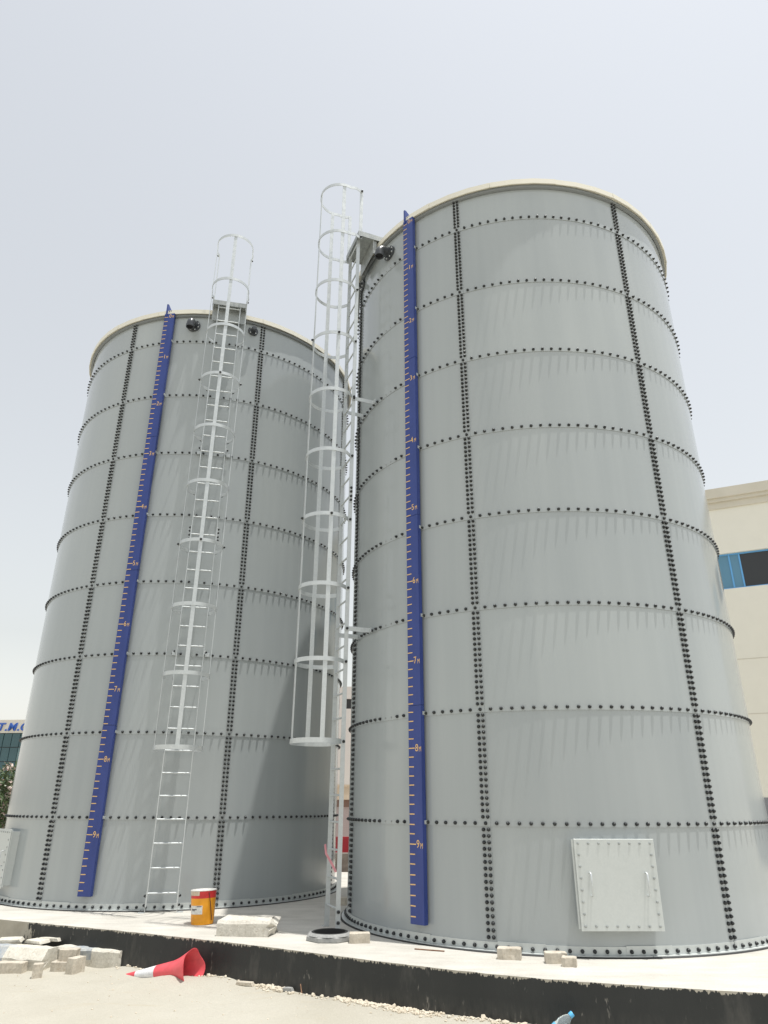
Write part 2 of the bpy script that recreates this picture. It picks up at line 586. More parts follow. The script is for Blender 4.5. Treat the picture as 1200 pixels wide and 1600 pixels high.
def bolt_mass(name, items, mat, parent):
    """items: (angle, z, radius): many bolts in one mesh, in the tank's frame"""
    nb, nv = len(items), len(BV)
    V = np.zeros((nb, nv, 3))
    for i, (a, z, r) in enumerate(items):
        c, s = math.cos(a), math.sin(a)
        V[i, :, 0] = c * (BV[:, 0] + r) - s * BV[:, 1]
        V[i, :, 1] = s * (BV[:, 0] + r) + c * BV[:, 1]
        V[i, :, 2] = BV[:, 2] + z
    F = [tuple(k + i * nv for k in f) for i in range(nb) for f in BF]
    me = bpy.data.meshes.new(name)
    me.from_pydata(V.reshape(-1, 3).tolist(), [], F)
    me.materials.append(mat)
    me.polygons.foreach_set('use_smooth', [True] * len(me.polygons))
    me.set_sharp_from_angle(angle=R_(55))
    o = link(name, me, parent)
    o['kind'] = 'stuff'
    return o

def panel_mesh(width, height):
    """curved steel sheet from its left seam: lower edge and right edge lap over the neighbours"""
    nu, nz = 22, 4
    lap = 0.05 / RAD
    th = 0.004
    v, f = [], []
    for j in range(nz + 1):
        for i in range(nu + 1):
            u = i / nu
            a = -lap + (width + 2 * lap) * u
            w = j / nz
            z = -0.032 + (height + 0.064) * w
            r = RAD + 0.007 * (1 - w) + 0.006 * u
            v.append((r * math.cos(a), r * math.sin(a), z))
    W = nu + 1
    for j in range(nz):
        for i in range(nu):
            f.append((j * W + i, j * W + i + 1, (j + 1) * W + i + 1, (j + 1) * W + i))
    # lower rim and both ends turned in to the sheet's thickness
    def rim(idx):
        base = len(v)
        for k in idx:
            p = Vector(v[k])
            q = Vector((p.x, p.y, 0)).normalized() * th
            v.append((p.x - q.x, p.y - q.y, p.z))
        return base
    lo = list(range(W))
    b0 = rim(lo)
    for i in range(nu):
        f.append((b0 + i, b0 + i + 1, i + 1, i))
    rt = [j * W + nu for j in range(nz + 1)]
    b1 = rim(rt)
    for j in range(nz):
        f.append((rt[j], b1 + j, b1 + j + 1, rt[j + 1]))
    me = bpy.data.meshes.new('panel')
    me.from_pydata(v, [], f)
    me.materials.append(M['tank'])
    me.polygons.foreach_set('use_smooth', [True] * len(me.polygons))
    me.set_sharp_from_angle(angle=R_(35))
    return me

def build_tank(label, cx, cy, aA, aB, hidden_from, bare=()):
    t = thing('storage_tank', label, 'tank', (cx, cy, 0), 0, 'pair of bolted steel tanks')
    wf = aB - aA
    wo_ = (2 * math.pi - wf) / 6
    starts = [aA] + [aB + wo_ * k for k in range(6)]
    widths = [wf] + [wo_] * 6
    meshes = {}
    for k in range(9):
        h = H_C if k < 8 else Z_TOP - 8 * H_C + 0.02
        for s, w in zip(starts, widths):
            key = (round(w, 5), k == 8)
            if key not in meshes:
                meshes[key] = panel_mesh(w, h)
            link('panel', meshes[key], t, (0, 0, k * H_C), (0, 0, s))
    # bolts
    bolts, plain = [], []
    for k in range(1, 9):
        z = k * H_C
        for s, w in zip(starts, widths):
            for i in range(PITCH_N):
                a = s + w * i / PITCH_N
                an = math.degrees(a)
                an = (an + 180) % 360 - 180
                (plain if any(abs(an - q) < 1.25 for q in bare) else bolts).append((a, z, RAD + 0.010))
    for k in range(9):
        z0, z1 = k * H_C, min((k + 1) * H_C, Z_TOP + 0.03)
        for s in starts:
            for i in range(1, NV + 1):
                z = z0 + H_C * i / (NV + 1)
                if z > z1 - 0.05 or (k == 0 and i < 2):
                    continue
                for d in (-0.027, 0.027):
                    bolts.append((s + d / RAD, z, RAD + 0.010))
    nb = 14
    for i in range(147):
        a = aA + 2 * math.pi * (i + 0.5) / 147
        bolts.append((a, 0.046, RAD + 0.017))
    # the 300 that show largest stand alone, the rest are one mass
    def score(b):
        a, z, r = b
        p = Vector((cx + r * math.cos(a), cy + r * math.sin(a), z))
        d = CAM - p
        fac = (d.x * math.cos(a) + d.y * math.sin(a)) / d.length
        e = -d
        dep = e.dot(_F)
        px, py = 600 + 1094.58 * e.dot(_Rt) / dep, 800 - 1094.58 * e.dot(_Up) / dep
        an = (math.degrees(a) + 180) % 360 - 180
        if fac < 0.15 or not (2 < px < 1198) or py > 1598 or an > hidden_from:
            return 0.0
        return (0.4 + 0.6 * fac) / d.length
    bolts.sort(key=score, reverse=True)
    for a, z, r in bolts[:300]:
        link('bolt', BOLT, t, (r * math.cos(a), r * math.sin(a), z), (0, 0, a))
    bolt_mass('bolts', bolts[300:], M['cap'], t)
    for a, z, r in plain:
        b = link('bare_bolt', BOLT_BARE, t, ((r - .012) * math.cos(a), (r - .012) * math.sin(a), z), (0, 0, a))
        b.scale = (0.7, 0.62, 0.62)
    # foot angle in pieces, with splice plates
    def arc_prof(prof, a0, a1, seg, name, mat, smooth=40):
        mb = MB()
        mb.lathe(prof + [prof[0]], seg, a0=a0, a1=a1)
        cnt = seg + 1
        m = len(prof)
        mb.add([mb.v[i * cnt] for i in range(m)], [tuple(range(m))])
        mb.add([mb.v[i * cnt + seg] for i in range(m)], [tuple(range(m))[::-1]])
        return mb.build(name, mat, t, smooth=smooth)
    L_prof = [(RAD + 0.010, 0.010), (RAD + 0.080, 0.010), (RAD + 0.080, 0.017), (RAD + 0.017, 0.017), (RAD + 0.017, 0.086), (RAD + 0.010, 0.086)]
    st = 2 * math.pi / nb
    for i in range(nb):
        a = aA + 0.11 + i * st
        arc_prof(L_prof, a + 0.0015, a + st - 0.0015, 14, 'base_angle', M['galv_plate'])
        arc_prof([(RAD + 0.017, 0.020), (RAD + 0.0215, 0.020), (RAD + 0.0215, 0.094), (RAD + 0.017, 0.094)], a - 0.085, a + 0.085, 6, 'splice_plate', M['galv_plate'])
    mb = MB()
    mb.lathe([(RAD + 0.105, 0.002), (RAD + 0.094, 0.011), (RAD + 0.02, 0.011)], 90)
    mb.build('sealant_bead', M['sealant'], t, smooth=40)
    # stiffener under the eave, roof edge in straight pieces, roof
    mb = MB()
    mb.lathe([(RAD + 0.012, Z_TOP - 0.055), (RAD + 0.05, Z_TOP - 0.05), (RAD + 0.05, Z_TOP - 0.005), (RAD + 0.01, Z_TOP - 0.005)], 84)
    mb.build('eave_stiffener', M['lip'], t, smooth=30)
    ns = 18
    ro = RAD + 0.088
    for i in range(ns):
        a0 = aA + 0.2 + 2 * math.pi * i / ns + 0.0006
        a1 = a0 + 2 * math.pi / ns - 0.0012
        mb = MB()
        prof = [(ro - 0.20, Z_TOP + 0.015), (ro - 0.012, Z_TOP + 0.004), (ro - 0.012, Z_TOP - 0.012), (ro, Z_TOP - 0.012), (ro, Z_TOP + 0.078), (ro - 0.06, Z_TOP + 0.105), (ro - 0.20, Z_TOP + 0.11)]
        vs, fs = [], []
        m, sg = len(prof), 3
        bow = 0.006 * math.sin(i * 2.4)
        for q in range(sg + 1):
            a = a0 + (a1 - a0) * q / sg
            vs += [((r + bow * (q - sg / 2)) * math.cos(a), (r + bow * (q - sg / 2)) * math.sin(a), z) for r, z in prof]
        for q in range(sg):
            fs += [(q * m + k, (q + 1) * m + k, (q + 1) * m + (k + 1) % m, q * m + (k + 1) % m) for k in range(m)]
        fs += [tuple(range(m))[::-1], tuple(range(sg * m, (sg + 1) * m))]
        mb.add(vs, fs)
        mb.build('roof_edge', M['cream'], t, smooth=25)
    mb = MB()
    mb.lathe([(RAD - 0.10, Z_TOP + 0.105), (1.3, Z_TOP + 0.30), (0.02, Z_TOP + 0.45)], 48)
    mb.build('roof', M['cream'], t, smooth=30)
    return t

A = R_
NEAR, FAR = (2.2598, 10.5607), (-3.6209, 13.6526)
RAD = RAD_NEAR
tank_r = build_tank('nearer larger-looking grey bolted steel tank with square hatch at its front', *NEAR, A(-115.5), A(-62.9), 90, bare=(-141.8, -144.1))
RAD = RAD_FAR
tank_l = build_tank('farther grey bolted steel tank on the left behind the yellow pail', *FAR, A(-115.1), A(-63.0), -34)

# --- hatches
def build_hatch(tank, ang, zc, size, depth, lab):
    h = bpy.data.objects.new('access_hatch', None)
    COL.objects.link(h)
    h.parent = tank
    h.location = (RAD * math.cos(ang), RAD * math.sin(ang), zc)
    h.rotation_euler = (0, 0, ang)
    h['label'] = lab
    s = size / 2
    mb = MB()
    mb.box((-0.05, -s + .035, -s + 0.03), (depth - 0.030, s - .035, s - 0.03))
    mb.build('hatch_neck', M['galv_plate'], h)
    mb = MB()
    mb.box((depth - 0.030, -s - 0.02, -s + 0.015), (depth - 0.018, s - 0.005, s - 0.004))
    mb.build('hatch_flange', M['galv_plate'], h)
    mb = MB()
    mb.box((depth - 0.012, -s, -s), (depth, s, s))
    me = bevelled(mb.mesh('cover_plate', M['galv_plate']), 0.002)
    link('cover_plate', me, h)
    mb = MB()
    mb.lathe([(0.0125, 0), (0.0125, 0.006), (0.005, 0.010), (0.0005, 0.010)], 8, axis=Matrix.Rotation(R_(90), 4, 'Y'))
    bme = mb.mesh('hatch_bolt', M['galv_dull_shaded'], 40)
    e = s - 0.04
    for i in range(8):
        for zz in (-e, e):
            link('hatch_bolt', bme, h, (depth, -e + 2 * e * i / 7, zz))
    for i in range(1, 7):
        for yy in (-e, e):
            link('hatch_bolt', bme, h, (depth, yy, -e + 2 * e * i / 7))
    for yy in (-s * 0.68, s * 0.70):
        mb = MB()
        pts = [(depth - 0.002, yy, 0.10), (depth + 0.035, yy, 0.10), (depth + 0.05, yy, 0.085), (depth + 0.05, yy, -0.085), (depth + 0.035, yy, -0.10), (depth - 0.002, yy, -0.10)]
        mb.tube(pts, 0.008, 7)
        mb.build('handle', M['galv'], h, smooth=50)
    return h
RAD = RAD_NEAR
build_hatch(tank_r, A(-89.2), 0.632, 0.80, 0.125, 'square galvanised access hatch with two handles')
RAD = RAD_FAR
build_hatch(tank_l, A(-138.0), 0.60, 0.78, 0.125, 'galvanised access hatch at the left edge of the picture')

# --- pipe outlets under the eave
def flange(mb_parent, tank, ang, z, ro, rbore, elbow):
    e = bpy.data.objects.new('overflow_pipe' if elbow else 'pipe_stub', None)
    COL.objects.link(e)
    e.parent = tank
    e.location = (RAD * math.cos(ang), RAD * math.sin(ang), z)
    e.rotation_euler = (0, 0, ang)
    ax = Matrix.Rotation(R_(90), 4, 'Y')
    mb = MB()
    mb.lathe([(ro, 0.008), (ro, 0.034), (ro - 0.006, 0.039), (rbore + .012, 0.039), (rbore + 0.010, 0.075), (rbore, 0.075)], 28, axis=ax)
    mb.build('flange', M['upvc'], e, smooth=35)
    bm_ = MB()
    bm_.lathe([(0.014, 0), (0.014, 0.010), (0.007, 0.016), (0.0005, 0.016)], 6, axis=ax)
    bme = bm_.mesh('flange_bolt', M['galv'], 40)
    for k in range(8 if elbow else 4):
        t = 2 * math.pi * (k + 0.5) / (8 if elbow else 4)
        rr = (ro + rbore) / 2 + 0.006
        link('flange_bolt', bme, e, (0.039, rr * math.cos(t), rr * math.sin(t)))
    mb = MB()
    if elbow:
        pts = [(0.05, 0, 0), (0.12, 0, 0)]
        rr = 0.10
        for k in range(1, 9):
            t = k / 8 * math.pi / 2
            pts.append((0.12 + rr * math.sin(t), 0, -rr * (1 - math.cos(t))))
        pts.append((0.12 + rr, 0, -rr - 0.05))
        rads = [rbore] * len(pts)
        mb.tube(pts, rads, 20, caps=False)
        mb.build('elbow', M['upvc'], e, smooth=50)
        mb = MB()
        mb.tube([(0.12 + rr, 0, -rr - 0.02), (0.12 + rr, 0, -rr - 0.075)], rbore + 0.008, 20, caps=False)
        mb.tube([(0.12 + rr, 0, -rr - 0.074), (0.12 + rr, 0, -rr - 0.03)], rbore - 0.006, 20, caps=False)
        mb.lathe([(rbore + 0.008, -rr - 0.075), (rbore - 0.006, -rr - 0.074)], 20, axis=Matrix.Translation((0.12 + rr, 0, 0)))
        mb.build('socket', M['upvc'], e, smooth=40)
        mb = MB()
        mb.lathe([(rbore - 0.004, -rr - 0.045), (0.001, -rr - 0.045)], 20, axis=Matrix.Translation((0.12 + rr, 0, 0)))
        mb.build('pipe_bore', M['pipe_in'], e)
    else:
        mb.tube([(0.05, 0, 0), (0.15, 0, 0)], rbore, 14)
        mb.build('nozzle', M['upvc'], e, smooth=40)
        mb = MB()
        mb.lathe([(rbore + .014, 0.10), (rbore + .014, 0.145), (rbore, 0.148)], 8, axis=ax)
        mb.build('nozzle_cap', M['upvc'], e, smooth=20)
RAD = RAD_FAR
flange(None, tank_l, A(-89.6), 9.672, 0.125, 0.068, True)
flange(None, tank_l, A(-66.9), 9.72, 0.095, 0.035, False)
RAD = RAD_NEAR
flange(None, tank_r, A(-142.9), 9.63, 0.125, 0.068, True)
flange(None, tank_r, A(-164.5), 9.76, 0.095, 0.035, False)

# ------------------------------------------------------------------ level gauges
def text_mesh(body, size, mat, bold=0.0):
    cu = bpy.data.curves.new('numeral', 'FONT')
    cu.body = body
    cu.size = size
    cu.resolution_u = 3
    cu.extrude = 0.0006
    cu.offset = bold
    o = bpy.data.objects.new('tmp', cu)
    COL.objects.link(o)
    bpy.context.view_layer.update()
    me = bpy.data.meshes.new_from_object(o.evaluated_get(bpy.context.evaluated_depsgraph_get()))
    bpy.data.objects.remove(o)
    bpy.data.curves.remove(cu)
    me.materials.clear()
    me.materials.append(mat)
    return me
NUM = {str(i): text_mesh(str(i), 0.115, M['mark']) for i in range(0, 10)}
LET_M = text_mesh('M', 0.080, M['mark'])

TICK = MB().box((0, 0, -0.0055), (0.0011, 1.0, 0.0055)).mesh('tick_mark', M['mark'])

def build_gauge(label, cx, cy, ang, z0m, lean=0.0):
    g = thing('level_gauge', label, 'gauge', (cx + RAD * math.cos(ang), cy + RAD * math.sin(ang), 0), ang, 'blue level gauges')
    n0, n1, w = 0.035, 0.095, 0.098
    zb, zt = 0.175, z0m - 0.02
    cuts = [zb, 2.42, 4.83, 7.28, zt]
    for a, b in zip(cuts, cuts[1:]):
        mb = MB()
        mb.box((n0, -w, a + 0.0015), (n1, w, b - 0.0015))
        me = bevelled(mb.mesh('board', M['blue']), 0.003, 2)
        link('board', me, g)
    # standoff brackets with bright screws at each seam
    for k in range(1, 9):
        mb = MB()
        z = k * H_C + 0.0
        mb.box((0.0, w + 0.001, z - 0.02), (0.07, w + 0.005, z + 0.02))
        mb.box((0.012, -w + .01, z - 0.018), (n0, w - .01, z + 0.018))
        o = mb.build('bracket', M['galv'], g)
        sc = MB()
        sc.lathe([(0.009, 0), (0.009, 0.006), (0.0005, 0.008)], 7, axis=Matrix.Translation((0.055, w + 0.005, z)) @ Matrix.Rotation(R_(-90), 4, 'X'))
        sc.build('screw', M['galv'], o)
    # painted scale: short tick every 10 cm
    rnd = random.Random(3)
    k = 0
    while True:
        z = z0m - 0.1 * k
        if z < zb + 0.06:
            break
        if z < zt - 0.02:
            ln = 0.088 if k % 10 == 0 else 0.072
            j = rnd.uniform(-0.004, 0.004)
            o = link('tick_mark', TICK, g, (n1 + 0.0005, -w + 0.006, z + j), (rnd.uniform(-0.03, 0.03), 0, 0))
            o.scale = (1, ln, 1)
        k += 1
    rot = Matrix.Rotation(R_(90), 4, 'Z') @ Matrix.Rotation(R_(90), 4, 'X')
    for i in range(0, 10):
        z = z0m - i
        zz = z - 0.035 if i else zt - 0.10
        o = link('numeral', NUM[str(i)], g)
        o.matrix_local = Matrix.Translation((n1 + 0.001, -w + 0.097, zz)) @ rot @ Matrix.Rotation(R_(rnd.uniform(-4, 4)), 4, 'Z') @ Matrix.Scale(0.8, 4, (1, 0, 0))
        o = link('unit_letter', LET_M, g)
        o.matrix_local = Matrix.Translation((n1 + 0.001, -w + 0.153, zz - 0.006)) @ rot @ Matrix.Rotation(R_(rnd.uniform(-4, 4)), 4, 'Z') @ Matrix.Scale(0.62, 4, (1, 0, 0))
    # head: hooked cheeks with a pulley that carries the wire over the rim
    for yy in (-0.06, 0.055):
        mb = MB()
        pr = [(-0.10, zt - 0.02), (n1 + 0.015, zt - 0.06), (n1 + 0.015, zt + 0.215), (n1 - 0.02, zt + 0.225), (-0.16, zt + 0.13), (-0.16, zt + 0.06)]
        vs = [(x, yy - 0.012, z) for x, z in pr] + [(x, yy + 0.012, z) for x, z in pr]
        m = len(pr)
        mb.add(vs, [tuple(range(m)), tuple(range(m, 2 * m))[::-1]] + [((k2 + 1) % m, k2, m + k2, m + (k2 + 1) % m) for k2 in range(m)])
        if yy < 0:
            mb.build('head_cheek', M['blue'], g)
        else:
            mb2 = MB()
            pr2 = [(-0.16, zt + 0.02), (0.02, zt - 0.02), (0.02, zt + 0.07), (-0.16, zt + 0.10)]
            vs = [(x, yy - 0.012, z) for x, z in pr2] + [(x, yy + 0.012, z) for x, z in pr2]
            mb2.add(vs, [(0, 1, 2, 3), (7, 6, 5, 4)] + [((k2 + 1) % 4, k2, 4 + k2, 4 + (k2 + 1) % 4) for k2 in range(4)])
            mb2.build('head_cheek', M['blue'], g)
    mb = MB()
    mb.lathe([(0.012, -0.02), (0.045, -0.02), (0.036, 0.0), (0.045, 0.02), (0.012, 0.02)], 18, axis=Matrix.Translation((n1 - 0.05, 0.0, zt + 0.06)) @ Matrix.Rotation(R_(90), 4, 'X'))
    mb.build('pulley', M['sealant'], g, smooth=40)
    return g
RAD = RAD_NEAR
build_gauge('tall blue gauge board with orange metre marks on the nearer tank', *NEAR, A(-132.3), 9.945)
RAD = RAD_FAR
build_gauge('tall blue gauge board with orange metre marks on the farther left tank', *FAR, A(-99.0), 9.945)

# ------------------------------------------------------------------ caged ladders
def build_ladder(label, cx, cy, ang, s, lean, step):
    g = thing('caged_ladder', label, 'ladder', (cx + RAD * math.cos(ang), cy + RAD * math.sin(ang), 0), ang, 'caged access ladders')
    X = Vector((1, 0, 0)); Y = Vector((0, 1, 0)); Z = Vector((0, 0, 1))
    def L(n, t, z):
        return Vector((n, t + lean * z, z))
    hw, top = 0.20, 10.06
    fb = 0.055                                 # flat bar
    for sd in (-1, 1):
        mb = MB()
        mb.strip([L(s, sd * hw, 0.07), L(s, sd * hw, top)], fb, 0.012, [Y, Y], [X, X])
        st = mb.build('stringer', M['galv'], g)
        # foot bracket
        mb = MB()
        mb.box((s - 0.03, sd * hw - 0.012 if sd < 0 else sd * hw + 0.006, 0.0), (s + 0.03, sd * hw - 0.006 if sd < 0 else sd * hw + 0.012, 0.26))
        y0, y1 = (sd * hw - 0.09, sd * hw - 0.006) if sd < 0 else (sd * hw + 0.006, sd * hw + 0.09)
        mb.box((s - 0.04, y0, 0.0), (s + 0.04, y1, 0.008))
        mb.build('foot_bracket', M['galv'], g)
        # splice plates part-way up
        mb = MB()
        zc = 5.43
        mb.strip([L(s, sd * (hw + 0.010), zc - 0.13), L(s, sd * (hw + 0.010), zc + 0.13)], 0.045, 0.008, [Y, Y], [X, X])
        mb.build('splice_plate', M['galv'], g)
        for zz in (0.09, 0.20, zc - 0.095, zc - 0.035, zc + 0.035, zc + 0.095):
            p = L(s, sd * (hw + 0.014), zz)
            b = link('bolt', BOLT, g, p, (0, 0, sd * math.pi / 2))
        # flared rails above the landing
        mb = MB()
        mb.strip([L(s, sd * 0.30, 9.98), L(s, sd * 0.30, 2.07 + step * 9 + 0.02)], fb, 0.012, [Y, Y], [X, X])
        mb.build('walk_through_rail', M['galv'], g)
    k = 0
    while 0.23 + 0.305 * k < top - 0.03:
        z = 0.23 + 0.305 * k
        mb = MB()
        mb.tube([L(s, -hw + 0.004, z), L(s, hw - 0.004, z)], 0.0125, 8)
        mb.build('rung', M['galv'], g, smooth=60)
        k += 1
    # cage hoops: straight legs then a half round
    cw, depth = 0.335, 0.62
    for k in range(10):
        z = 2.07 + step * k
        hs_ = hw + 0.010 if k < 8 else 0.31
        pts, nr = [], []
        legs = [(s - 0.005, hs_), (s + 0.035, hs_ + 0.004), (s + 0.11, (hs_ + cw) / 2 + 0.02), (s + 0.20, cw - 0.01)]
        c0 = s + depth - cw
        arc = [(c0 + cw * math.sin(t), cw * math.cos(t)) for t in np.linspace(0, math.pi, 25)]
        path = legs + arc[0:] + [(a, -b) for a, b in legs[::-1]]
        P = [L(a, b, z) for a, b in path]
        for i in range(len(P)):
            d = P[min(i + 1, len(P) - 1)] - P[max(i - 1, 0)]
            nr.append(Vector((d.y, -d.x, 0)))
        mb = MB()
        mb.strip(P, fb if k else 0.06, 0.008, nr, [Z] * len(P))
        h = mb.build('cage_hoop', M['galv'], g, smooth=30)
        for sd in (-1, 1):
            link('bolt', BOLT, g, L(s, sd * (hs_ + 0.004), z), (0, 0, sd * math.pi / 2))
        if k in (3, 6):
            link('bolt', BOLT, g, L(s + depth + 0.006, 0, z), (0, 0, 0))
            for sd in (-1, 1):
                link('bolt', BOLT, g, L(c0 + 0.03, sd * (cw + 0.006), z), (0, 0, sd * math.pi / 2))
    # cage uprights
    zb, zt = 2.04, 2.07 + step * 9 + 0.02
    for (a, b, nn, ww) in ((s + depth - 0.010, 0.0, X, Y), (s + depth - cw + 0.03, cw - 0.010, Y, X), (s + depth - cw + 0.03, -cw + 0.010, Y, X)):
        mb = MB()
        mb.strip([L(a, b, zb), L(a, b, zt)], 0.058, 0.008, [nn, nn], [ww, ww])
        mb.build('cage_upright', M['galv'], g)
    # wall brackets on the tank seams
    for zz in (3 * H_C, 6 * H_C):
        for sd in (-1, 1):
            mb = MB()
            y = sd * (hw + 0.012) + lean * zz
            mb.box((-0.02, min(y, y + sd * 0.008), zz - 0.03), (s + 0.03, max(y, y + sd * 0.008), zz + 0.03))
            mb.box((0.030, min(y, y + sd * 0.07), zz - 0.03), (0.038, max(y, y + sd * 0.07), zz + 0.03))
            mb.build('wall_bracket', M['galv'], g)
            link('bolt', BOLT, g, (s, y + sd * 0.008, zz), (0, 0, sd * math.pi / 2))
    # landing plate from the ladder over the tank rim
    yl = lean * 10.05
    mb = MB()
    mb.box((-0.42, yl - 0.31, 10.045), (s + 0.03, yl + 0.31, 10.053))
    mb.box((-0.42, yl - 0.318, 10.02), (s + 0.03, yl - 0.31, 10.12))
    mb.box((-0.42, yl + 0.31, 10.02), (s + 0.03, yl + 0.318, 10.12))
    mb.box((s + 0.03, yl - 0.318, 10.02), (s + 0.038, yl + 0.318, 10.12))
    mb.build('landing_plate', M['galv_dull_shaded'], g)  # shade under the landing is put into this darker steel colour
    mb = MB()
    mb.box((0.115, yl - 0.31, 9.74), (0.123, yl + 0.31, 10.04))
    mb.box((0.06, yl - 0.29, 9.76), (0.115, yl - 0.28, 10.04))
    mb.box((0.06, yl + 0.28, 9.76), (0.115, yl + 0.29, 10.04))
    mb.build('landing_support', M['galv_dull_shaded'], g)  # darkened like the plate above, shade held in the colour
    return g
RAD = RAD_FAR
build_ladder('galvanised caged ladder facing us on the farther left tank, above the pail', *FAR, A(-77.6), 0.21, 0.005, 1.014)
RAD = RAD_NEAR
build_ladder('galvanised caged ladder seen side-on between the two tanks', *NEAR, A(-158.3), 0.35, 0.022, 0.990)

# ------------------------------------------------------------------ things on the slab
def build_pail():
    t = thing('paint_pail', 'yellow and red steel pail with torn label on the slab', 'pail', (-2.20, 9.80, 0.0), R_(-78))
    t.scale = (0.90, 0.90, 0.84)
    t.rotation_euler = (R_(2.0), R_(-1.5), R_(-78))
    yl = mottled('pail_yellow', (0.80, 0.31, 0.010), (0.85, 0.37, 0.015), 3, 0.4, 0.05, 0.003, fine=6)
    rd = mottled('pail_red', (0.60, 0.02, 0.025), (0.68, 0.04, 0.04), 3, 0.4, 0.05, 0.003, fine=6)
    dusty = mottled('pail_dusty', (0.52, 0.42, 0.30), (0.62, 0.55, 0.44), 14, 0.8, 0.2, 0.003, c3=(0.66, 0.3, 0.2))
    lab = mottled('pail_label', (0.66, 0.66, 0.62), (0.74, 0.74, 0.70), 18, 0.7, 0.05, 0.002)
    ink = material('label_ink', (0.06, 0.06, 0.07), 0.7)
    def rad(z):
        return 0.148 + 0.022 * z / 0.44
    def dent(p):
        q = mnoise.noise(Vector((p.x * 6, p.y * 6, p.z * 5 + 2))) * 0.006
        return Vector((p.x * (1 + q * 4), p.y * (1 + q * 4), p.z))
    def shell(z0, z1, off, a0, a1, seg, rows, name, mat):
        mb = MB()
        prof = [(rad(z0 + (z1 - z0) * k / rows) + off, z0 + (z1 - z0) * k / rows) for k in range(rows + 1)]
        mb.lathe(prof, seg, a0=a0, a1=a1)
        mb.v = [tuple(dent(Vector(p))) for p in mb.v]
        return mb.build(name, mat, t, smooth=60)
    shell(0.0, 0.335, 0, 0, 2 * math.pi, 40, 8, 'body', yl)
    shell(0.335, 0.44, 0.0, 0, 2 * math.pi, 40, 3, 'red_band', rd)
    shell(0.372, 0.43, 0.0015, R_(-100), R_(-18), 16, 3, 'dust_patch', dusty)
    lb = shell(0.135, 0.245, 0.0015, R_(-75), R_(-2), 14, 3, 'label_sheet', lab)
    k = 0
    for a0, a1, z0, z1 in ((-62, -30, 0.19, 0.203), (-58, -40, 0.178, 0.186), (-30, -6, 0.228, 0.238)):
        mb = MB()
        mb.lathe([(rad(z0) + 0.0025, z0), (rad(z1) + 0.0025, z1)], 8, a0=R_(a0), a1=R_(a1))
        mb.v = [tuple(dent(Vector(p))) for p in mb.v]
        mb.build('label_print', ink, lb)
    mb = MB()
    mb.lathe([(0.174, 0.428), (0.178, 0.434), (0.174, 0.441), (0.164, 0.438), (0.158, 0.425), (0.0005, 0.421)], 40)
    mb.v = [tuple(dent(Vector(p))) for p in mb.v]
    mb.build('lid', lab, t, smooth=40)
    # wire bail hanging down the side
    mb = MB()
    pts = []
    for k in range(15):
        a = R_(24 + 26 * math.sin(k / 14 * math.pi))
        z = 0.41 - 0.36 * math.sin(k / 14 * math.pi / 1.0)
        pts.append(((rad(z) + 0.008) * math.cos(a), (rad(z) + 0.008) * math.sin(a), z))
    mb.tube(pts[:8], 0.005, 6)
    mb.build('bail_handle', material('bail_wire', (0.10, 0.03, 0.03), 0.5), t, smooth=50)
build_pail()

def paver_mesh(seed, l=0.2, w=0.1, h=0.08):
    """zig-zag paving block with chamfered top"""
    e = 0.012
    top = [(-l/2, -w/2), (-l/4, -w/2 - e), (0, -w/2), (l/4, -w/2 + e), (l/2, -w/2), (l/2, w/2), (l/4, w/2 + e), (0, w/2), (-l/4, w/2 - e), (-l/2, w/2)]
    n = len(top)
    c = 0.006
    vs = [(x, y, 0) for x, y in top] + [(x, y, h - c) for x, y in top] + [(x * (1 - c * 2 / l), y * (1 - c * 2 / w), h) for x, y in top]
    fs = []
    for a in range(2):
        for k in range(n):
            k2 = (k + 1) % n
            fs.append((a * n + k, a * n + k2, (a + 1) * n + k2, (a + 1) * n + k))
    fs.append(tuple(range(n))[::-1])
    fs.append(tuple(range(2 * n, 3 * n)))
    mb = MB()
    mb.add(vs, fs)
    me = mb.mesh('paving_block', M['paver'])
    bm = bmesh.new()
    bm.from_mesh(me)
    off = Vector((seed * 2.3, seed * 7.1, 0))
    bmesh.ops.triangulate(bm, faces=[f for f in bm.faces if len(f.verts) > 4])
    bmesh.ops.subdivide_edges(bm, edges=list(bm.edges), cuts=1, use_grid_fill=True)
    for v in bm.verts:
        v.co += Vector((mnoise.noise(v.co * 17 + off), mnoise.noise(v.co * 17 + off + Vector((5, 0, 0))), mnoise.noise(v.co * 17 + off + Vector((0, 5, 0))))) * 0.004
    bm.to_mesh(me)
    bm.free()
    return me

def paver(label, loc, rotz, rot=(0, 0), seed=1, size=(0.2, 0.1, 0.08), group='loose paving blocks'):
    o = link('paving_block', paver_mesh(seed, *size), None, loc, (R_(rot[0]), R_(rot[1]), R_(rotz)))
    return tag(o, label, 'paving block', group)
paver('pale paving block on the slab beside the grey manhole ring', (-0.245, 8.56, 0.0), 3, seed=1, size=(0.215, 0.105, 0.095))
paver('pale paving block alone at the nearer tank foot, below its left bolt seam', (1.20, 7.74, 0.0), -14, seed=2, size=(0.22, 0.11, 0.095))
paver('rear paving block of the touching pair at the nearer tank foot', (1.60, 7.56, 0.0), -4, seed=3, size=(0.2, 0.1, 0.09))
paver('front cut paving block of the touching pair at the nearer tank foot', (1.69, 7.425, 0.0), -18, seed=4, size=(0.13, 0.1, 0.075))

